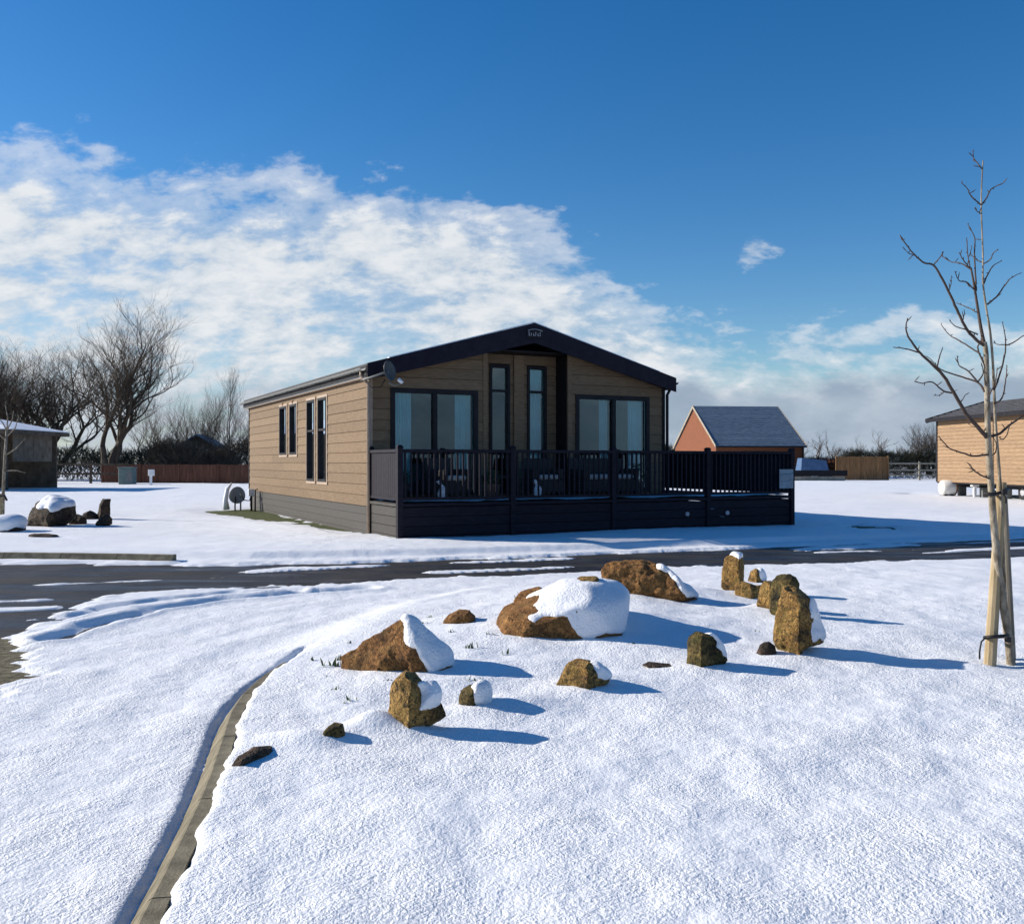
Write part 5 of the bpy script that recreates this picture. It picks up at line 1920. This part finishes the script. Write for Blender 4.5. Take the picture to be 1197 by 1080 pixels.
# ------------------------------------------------------------------ brick barn
BD = 80.0
bc = P(837, 540, BD)
th = R(6.3)
barn = tag(empty('brick_barn', (bc.x, bc.y, hz(bc.x, bc.y)), th), 'orange brick barn with a slate roof behind the deck on the right', 'barn')
BL, BG, BE, BR = 7.8, 12.3, 2.75, 6.35
mb = MB()
mb.poly([(0, BG, 0), (0, 0, 0), (0, 0, BE), (0, BG / 2, BR), (0, BG, BE)])
mb.poly([(BL, 0, 0), (BL, BG, 0), (BL, BG, BE), (BL, BG / 2, BR), (BL, 0, BE)])
mb.poly([(BL, BG, 0), (0, BG, 0), (0, BG, BE), (BL, BG, BE)])
mb.poly([(0, 0, 0), (BL, 0, 0), (BL, 0, BE), (0, 0, BE)])
mb.build('wall', M['brick'], barn)
nc = 20
for s in (0, 1):
    for i in range(nc):
        f0, f1 = i / nc, (i + 1) / nc + 0.012
        run, rise = BG / 2 + 0.25, BR - BE + 0.15
        y0, y1 = -0.25 + run * f0, -0.25 + run * min(f1, 1)
        z0, z1 = BE - 0.05 + rise * f0, BE - 0.05 + rise * min(f1, 1)
        if s:
            y0, y1 = BG - y0, BG - y1
        mb = MB()
        mb.hexa([(-0.12, y0, z0), (BL + 0.12, y0, z0), (BL + 0.12, y1, z1), (-0.12, y1, z1),
                 (-0.12, y0, z0 + 0.09), (BL + 0.12, y0, z0 + 0.09), (BL + 0.12, y1, z1 + 0.05), (-0.12, y1, z1 + 0.05)])
        mb.build('slate_course', M['slate'], barn)
    for x in (-0.16, BL + 0.12):
        mb = MB()
        ya, yb_ = (-0.3, BG / 2) if s == 0 else (BG + 0.3, BG / 2)
        mb.hexa([(x, ya, BE - 0.16), (x + 0.04, ya, BE - 0.16), (x + 0.04, yb_, BR - 0.06), (x, yb_, BR - 0.06),
                 (x, ya, BE + 0.08), (x + 0.04, ya, BE + 0.08), (x + 0.04, yb_, BR + 0.2), (x, yb_, BR + 0.2)])
        mb.build('verge_board', M['timber_pale'], barn)
MB().box(-0.1, BL + 0.1, -0.36, -0.24, BE - 0.14, BE - 0.04).build('gutter', M['dark'], barn)
MB().tube([(BL - 0.15, -0.06, 0), (BL - 0.15, -0.06, BE - 0.1)], 0.05, 6).build('downpipe', M['dark'], barn)
MB().box(2.2, 5.2, -0.05, 0.02, 0, 2.3).build('door', M['timber'], barn)

# clutter right of the barn
o = MB()
o.tube([(0, 0, -0.3), (0, 0, 0.15), (0.0, 0.0, 0.5)], [0.55, 0.5, 0.2], 9)
bs = hedge('rust_bush', 'small orange brown bush beside the right corner of the brick barn', (25.9, 78.5), (27.0, 78.5), 1.5, 0.9, 8, 'rust', 700, cat='bush')
ct = tag(empty('covered_trailer', (23.6, 77.0, hz(23.6, 77)), 0), 'blue sheeted trailer at the right corner of the brick barn', 'trailer')
mb = MB()
mb.hexa([(0, 0, 0.5), (2.4, 0, 0.5), (2.4, 1.5, 0.5), (0, 1.5, 0.5), (0.15, 0.2, 1.7), (2.2, 0.2, 1.5), (2.2, 1.3, 1.5), (0.15, 1.3, 1.7)])
mb.build('sheet', M['blue_sheet'], ct, bevel=0.05)
for x in (0.6, 1.8):
    MB().tube([(x, -0.05, 0.3), (x, 0.12, 0.3)], 0.3, 12).build('wheel', M['rubber'], ct)
MB().box(0, 2.4, 0.1, 1.4, 0.38, 0.5).build('chassis', M['dark'], ct)

# ------------------------------------------------------------------ tan lodge at the right edge
l2p = Vector((17.62, 39.0, 0))
l2d = Vector((18.05, 32.4, 0)) - l2p
l2 = tag(empty('holiday_lodge', (l2p.x, l2p.y, hz(l2p.x, l2p.y)), math.atan2(l2d.y, l2d.x)), 'tan boarded lodge on an open chassis at the right edge', 'lodge')
# local x runs along the lit long wall towards us, local y is to the house's inside (left of travel = +x world)
LL, LW, LB, LE = 13.0, 4.4, 0.55, 3.12
mapw = lambda u, o_, z: (u, -o_, z)
clad(l2, mapw, LL, LB, LE, 0.145, [], M['clad_far'])
mapw2 = lambda u, o_, z: (-o_, LW - u, z)
clad(l2, mapw2, LW, LB, LE, 0.145, [], M['clad_far'])
mb = MB()
mb.poly([(0, LW, LE), (0, 0, LE), (0, LW / 2, LE + 0.66)])
mb.build('gable', M['clad_far'], l2)
for (x, y) in ((-0.03, -0.035), (4.05, -0.035)):
    MB().box(x, x + (0.10 if x < 1 else 0.05), y, y + 0.03, LB, LE).build('cover_strip', M['dark' if x < 1 else 'timber'], l2)
for s in (0, 1):
    for i in range(9):
        f0, f1 = i / 9, (i + 1) / 9 + 0.012
        run, rise = LW / 2 + 0.3, 0.74
        y0, y1 = -0.3 + run * f0, -0.3 + run * min(f1, 1)
        z0, z1 = LE - 0.02 + rise * f0, LE - 0.02 + rise * min(f1, 1)
        if s:
            y0, y1 = LW - y0, LW - y1
        mb = MB()
        mb.hexa([(-0.3, y0, z0), (LL, y0, z0), (LL, y1, z1), (-0.3, y1, z1), (-0.3, y0, z0 + 0.06), (LL, y0, z0 + 0.06), (LL, y1, z1 + 0.02), (-0.3, y1, z1 + 0.02)])
        mb.build('tile_course', M['tile'], l2)
MB().box(-0.3, LL, -0.36, -0.30, LE - 0.10, LE + 0.05).build('gutter', M['dark'], l2)
mb = MB()
mb.hexa([(-0.33, -0.3, LE - 0.14), (-0.30, -0.3, LE - 0.14), (-0.30, LW / 2, LE + 0.58), (-0.33, LW / 2, LE + 0.58), (-0.33, -0.3, LE + 0.06), (-0.30, -0.3, LE + 0.06), (-0.30, LW / 2, LE + 0.80), (-0.33, LW / 2, LE + 0.80)])
mb.build('bargeboard', M['dark'], l2)
MB().box(0.2, LL, 0.5, 0.62, 0.36, 0.52).build('chassis_beam', M['dark'], l2)
MB().box(0.2, LL, 3.6, 3.72, 0.36, 0.52).build('chassis_beam', M['dark'], l2)
MB().box(0.0, LL, 0.0, LW, LB - 0.05, LB).build('floor_pan', M['dark'], l2)
for x in (5.3, 6.05):
    w = MB()
    w.tube([(x, 0.35, 0.28), (x, 0.55, 0.28)], 0.29, 14)
    wo = w.build('wheel', M['rubber'], l2)
    MB().tube([(x, 0.33, 0.28), (x, 0.36, 0.28)], 0.13, 10).build('hub', M['silver'], wo)
for x in (0.8, 2.4, 3.9, 7.6):
    MB().box(x, x + 0.22, 0.42, 0.68, -0.1, 0.37).build('support_block', M['grey'], l2)
MB().box(3.55, 3.95, -0.07, -0.03, 2.92, 3.0).build('wall_lamp', M['dark'], l2)

tk = tag(empty('gas_tank', (17.55, 38.6, hz(17.55, 38.6)), 0), 'cream gas tank with rusty end by the corner of the tan lodge', 'tank')
mb = MB()
mb.tube([(-0.28, -0.6, 0.33), (-0.24, -0.60, 0.33), (-0.18, -0.6, 0.33), (0.25, -0.6, 0.33), (0.30, -0.6, 0.33)], [0.10, 0.24, 0.31, 0.31, 0.28], 16)
mb.build('shell', M['tank'], tk, smooth=True)
MB().tube([(0.26, -0.6, 0.33), (0.30, -0.6, 0.33)], 0.325, 16).build('end_band', M['rust'], tk)
for x in (-0.15, 0.12):
    MB().box(x, x + 0.08, -0.8, -0.4, -0.08, 0.06).build('foot', M['dark'], tk)
bp_ = tag(empty('service_pillar', (18.0, 36.6, hz(18, 36.6)), 0), 'short white service pillar below the tan lodge wall', 'utility post')
MB().box(-0.05, 0.05, -0.05, 0.05, -0.05, 0.4).build('pillar', M['white'], bp_)
MB().box(-0.14, 0.14, -0.1, 0.1, 0.4, 0.56).build('head', M['white'], bp_, bevel=0.02)
MB().tube([(0.25, 0, 0.4), (0.45, 0, 0.05), (0.7, 0, 0.02)], 0.02, 5).build('hose', M['rubber'], bp_)

# ------------------------------------------------------------------ left background: open barn, shed, boxes
PB = 46.0
pv = tag(empty('open_barn', (-33.0, PB, hz(-28, PB)), 0), 'open sided barn with snowy hipped roof at the left edge', 'barn')
hw, dp, ez, rz_ = 8.4, 4.6, 2.95, 3.85
ov = [(-1, -0.6), (hw + 0.5, -0.6), (hw + 0.5, dp + 0.6), (-1, dp + 0.6)]
mb = MB()
A, B, C, D_ = [Vector((x, y, ez)) for x, y in ov]
r1, r2 = Vector((2.0, dp / 2, rz_)), Vector((hw - 3.4, dp / 2, rz_))
for q in ((A, B, r2, r1), (B, C, r2), (C, D_, r1, r2), (D_, A, r1)):
    mb.poly(q)
roof = mb.build('roof', M['tile'], pv)
mb = MB()
up = Vector((0, 0, 0.05))
for q in ((A, B, r2, r1), (B, C, r2), (C, D_, r1, r2), (D_, A, r1)):
    mb.poly([p + up for p in q])
    n_ = len(q)
for a, b in ((A, B), (B, C), (C, D_), (D_, A)):
    mb.poly([a + up * 0.2, b + up * 0.2, b + up, a + up])
mb.build('roof_snow', M['snow_soft'], roof)
for a, b in ((A, B), (B, C), (C, D_), (D_, A)):
    MB().bar(a - up * 2.2, b - up * 2.2, 0.06, 0.20).build('eaves_beam', M['timber'], pv)
for x in (0.0, 2.8, 5.6, 8.2):
    for y in (0.0, dp):
        MB().box(x - 0.12, x + 0.12, y - 0.12, y + 0.12, -0.1, ez - 0.1).build('post', M['timber'], pv)
        if y == 0.0 and x > 1:
            MB().bar((x, 0, ez - 0.9), (x - 0.7, 0, ez - 0.2), 0.1, 0.1).build('brace', M['timber'], pv)
MB().box(-1, hw + 0.2, dp - 0.2, dp - 0.1, 0, ez - 0.1).build('back_wall', M['timber'], pv)
for i in range(4):
    MB().box(hw + 0.10, hw + 0.14, 0.15 + i * 0.98, 0.15 + i * 0.98 + 0.95, 1.4, ez - 0.12).build('side_panel', M['timber_mid'], pv)
for k, (x, y, l) in enumerate(((1.6, 2.4, 'left picnic table in the shade of the open barn'), (5.2, 2.2, 'right picnic table in the shade of the open barn'))):
    t_ = tag(empty('picnic_table', (-33.0 + x, PB + y, hz(-28, PB)), 0), l, 'table', 'picnic tables in the open barn')
    for j in range(4):
        MB().box(-0.9, 0.9, -0.4 + j * 0.2, -0.22 + j * 0.2, 0.74, 0.78).build('plank', M['timber_pale'], t_)
    for s in (-1, 1):
        MB().box(-0.9, 0.9, s * 0.7 - 0.12, s * 0.7 + 0.12, 0.43, 0.47).build('bench', M['timber_pale'], t_)
        MB().bar((s * 0.6, -0.75, 0), (s * 0.6, -0.2, 0.73), 0.06, 0.08).build('leg', M['timber'], t_)
        MB().bar((s * 0.6, 0.75, 0), (s * 0.6, 0.2, 0.73), 0.06, 0.08).build('leg', M['timber'], t_)

shd = tag(empty('shed', (-26.5, 72, hz(-26, 72)), R(8)), 'dark timber shed with blue grey roof behind the red fence', 'shed')
sw, sl, se, sr = 4.6, 5.0, 2.0, 3.4
for i in range(12):
    x0 = i * sw / 12
    x1 = x0 + sw / 12 - 0.02
    f = lambda x: se + (sr - se) * (1 - abs(x - sw / 2) / (sw / 2))
    MB().hexa([(x0, 0, -0.1), (x1, 0, -0.1), (x1, 0.05, -0.1), (x0, 0.05, -0.1), (x0, 0, f(x0)), (x1, 0, f(x1)), (x1, 0.05, f(x1)), (x0, 0.05, f(x0))]).build('board', M['timber'], shd)
MB().box(0, sw, 0.06, sl, -0.1, se).build('wall', M['timber'], shd)
for s in (0, 1):
    X_ = lambda x: x if s == 0 else sw - x
    mb = MB()
    mb.hexa([(X_(-0.3), -0.3, se - 0.15), (X_(sw / 2), -0.3, sr + 0.04), (X_(sw / 2), sl, sr + 0.04), (X_(-0.3), sl, se - 0.15),
             (X_(-0.3), -0.3, se - 0.05), (X_(sw / 2), -0.3, sr + 0.14), (X_(sw / 2), sl, sr + 0.14), (X_(-0.3), sl, se - 0.05)])
    mb.build('roof', M['slate'], shd)

ub = tag(empty('storage_box', (-23.9, 58.5, hz(-24, 58.5)), 0), 'pale green utility cabinet before the rail fence on the left', 'cabinet')
MB().box(-0.45, 0.45, -0.3, 0.3, -0.05, 1.0).build('body', M['bin_green'], ub, bevel=0.03)
MB().box(-0.5, 0.5, -0.35, 0.35, 1.0, 1.08).build('lid', M['bin_green'], ub, bevel=0.02)
MB().box(0.1, 0.4, -0.315, -0.298, 0.2, 0.8).build('door_panel', M['grey'], ub)
up_ = tag(empty('service_pillar', (-21.3, 55.5, hz(-21.3, 55.5)), 0), 'white hook up post standing in snow before the red fence', 'utility post')
MB().box(-0.06, 0.06, -0.06, 0.06, -0.05, 0.75).build('pillar', M['white'], up_)
MB().box(-0.13, 0.19, -0.1, 0.1, 0.55, 0.92).build('head', M['white'], up_, bevel=0.02)

# left sapling with stake across the road
def left_sapling():
    D = 23.5
    b = P(3, 606, D)
    b.z = hz(b.x, b.y)
    r = tag(empty('sapling', b), 'thin bare staked sapling at the left edge', 'tree')
    q = lambda px, py, dy=0: P(px, py, D + dy) - b

    def tb(n_, pts, r0, r1, m='bark'):
        m_ = len(pts)
        MB().tube([q(*p) for p in pts], [r0 + (r1 - r0) * i / (m_ - 1) for i in range(m_)], 6).build(n_, M[m], r, smooth=True)
    tb('trunk', [(3, 608), (4, 570), (6, 530), (8, 503)], 0.045, 0.03)
    for pts in ([(8, 503), (3, 494), (-2, 488)], [(8, 503), (14, 492), (16, 480)], [(8, 503), (9, 488), (6, 472)], [(6, 532), (18, 525), (30, 512)], [(5, 550), (20, 550), (30, 553)],
                [(8, 510), (18, 500), (22, 486)], [(7, 515), (-4, 505), (-12, 490)]):
        tb('branch', pts, 0.020, 0.008, 'bark')
    s = tag(empty('stake', b), 'short timber stake beside the thin sapling at the left edge', 'stake')
    MB().tube([q(0, 610), (q(1, 577))], 0.05, 8).build('post', M['stake'], s)
    MB().tube([q(-2, 580, -0.08), q(5, 579, -0.08), q(8, 585, -0.08)], 0.03, 6).build('strap', M['rubber'], s)


left_sapling()
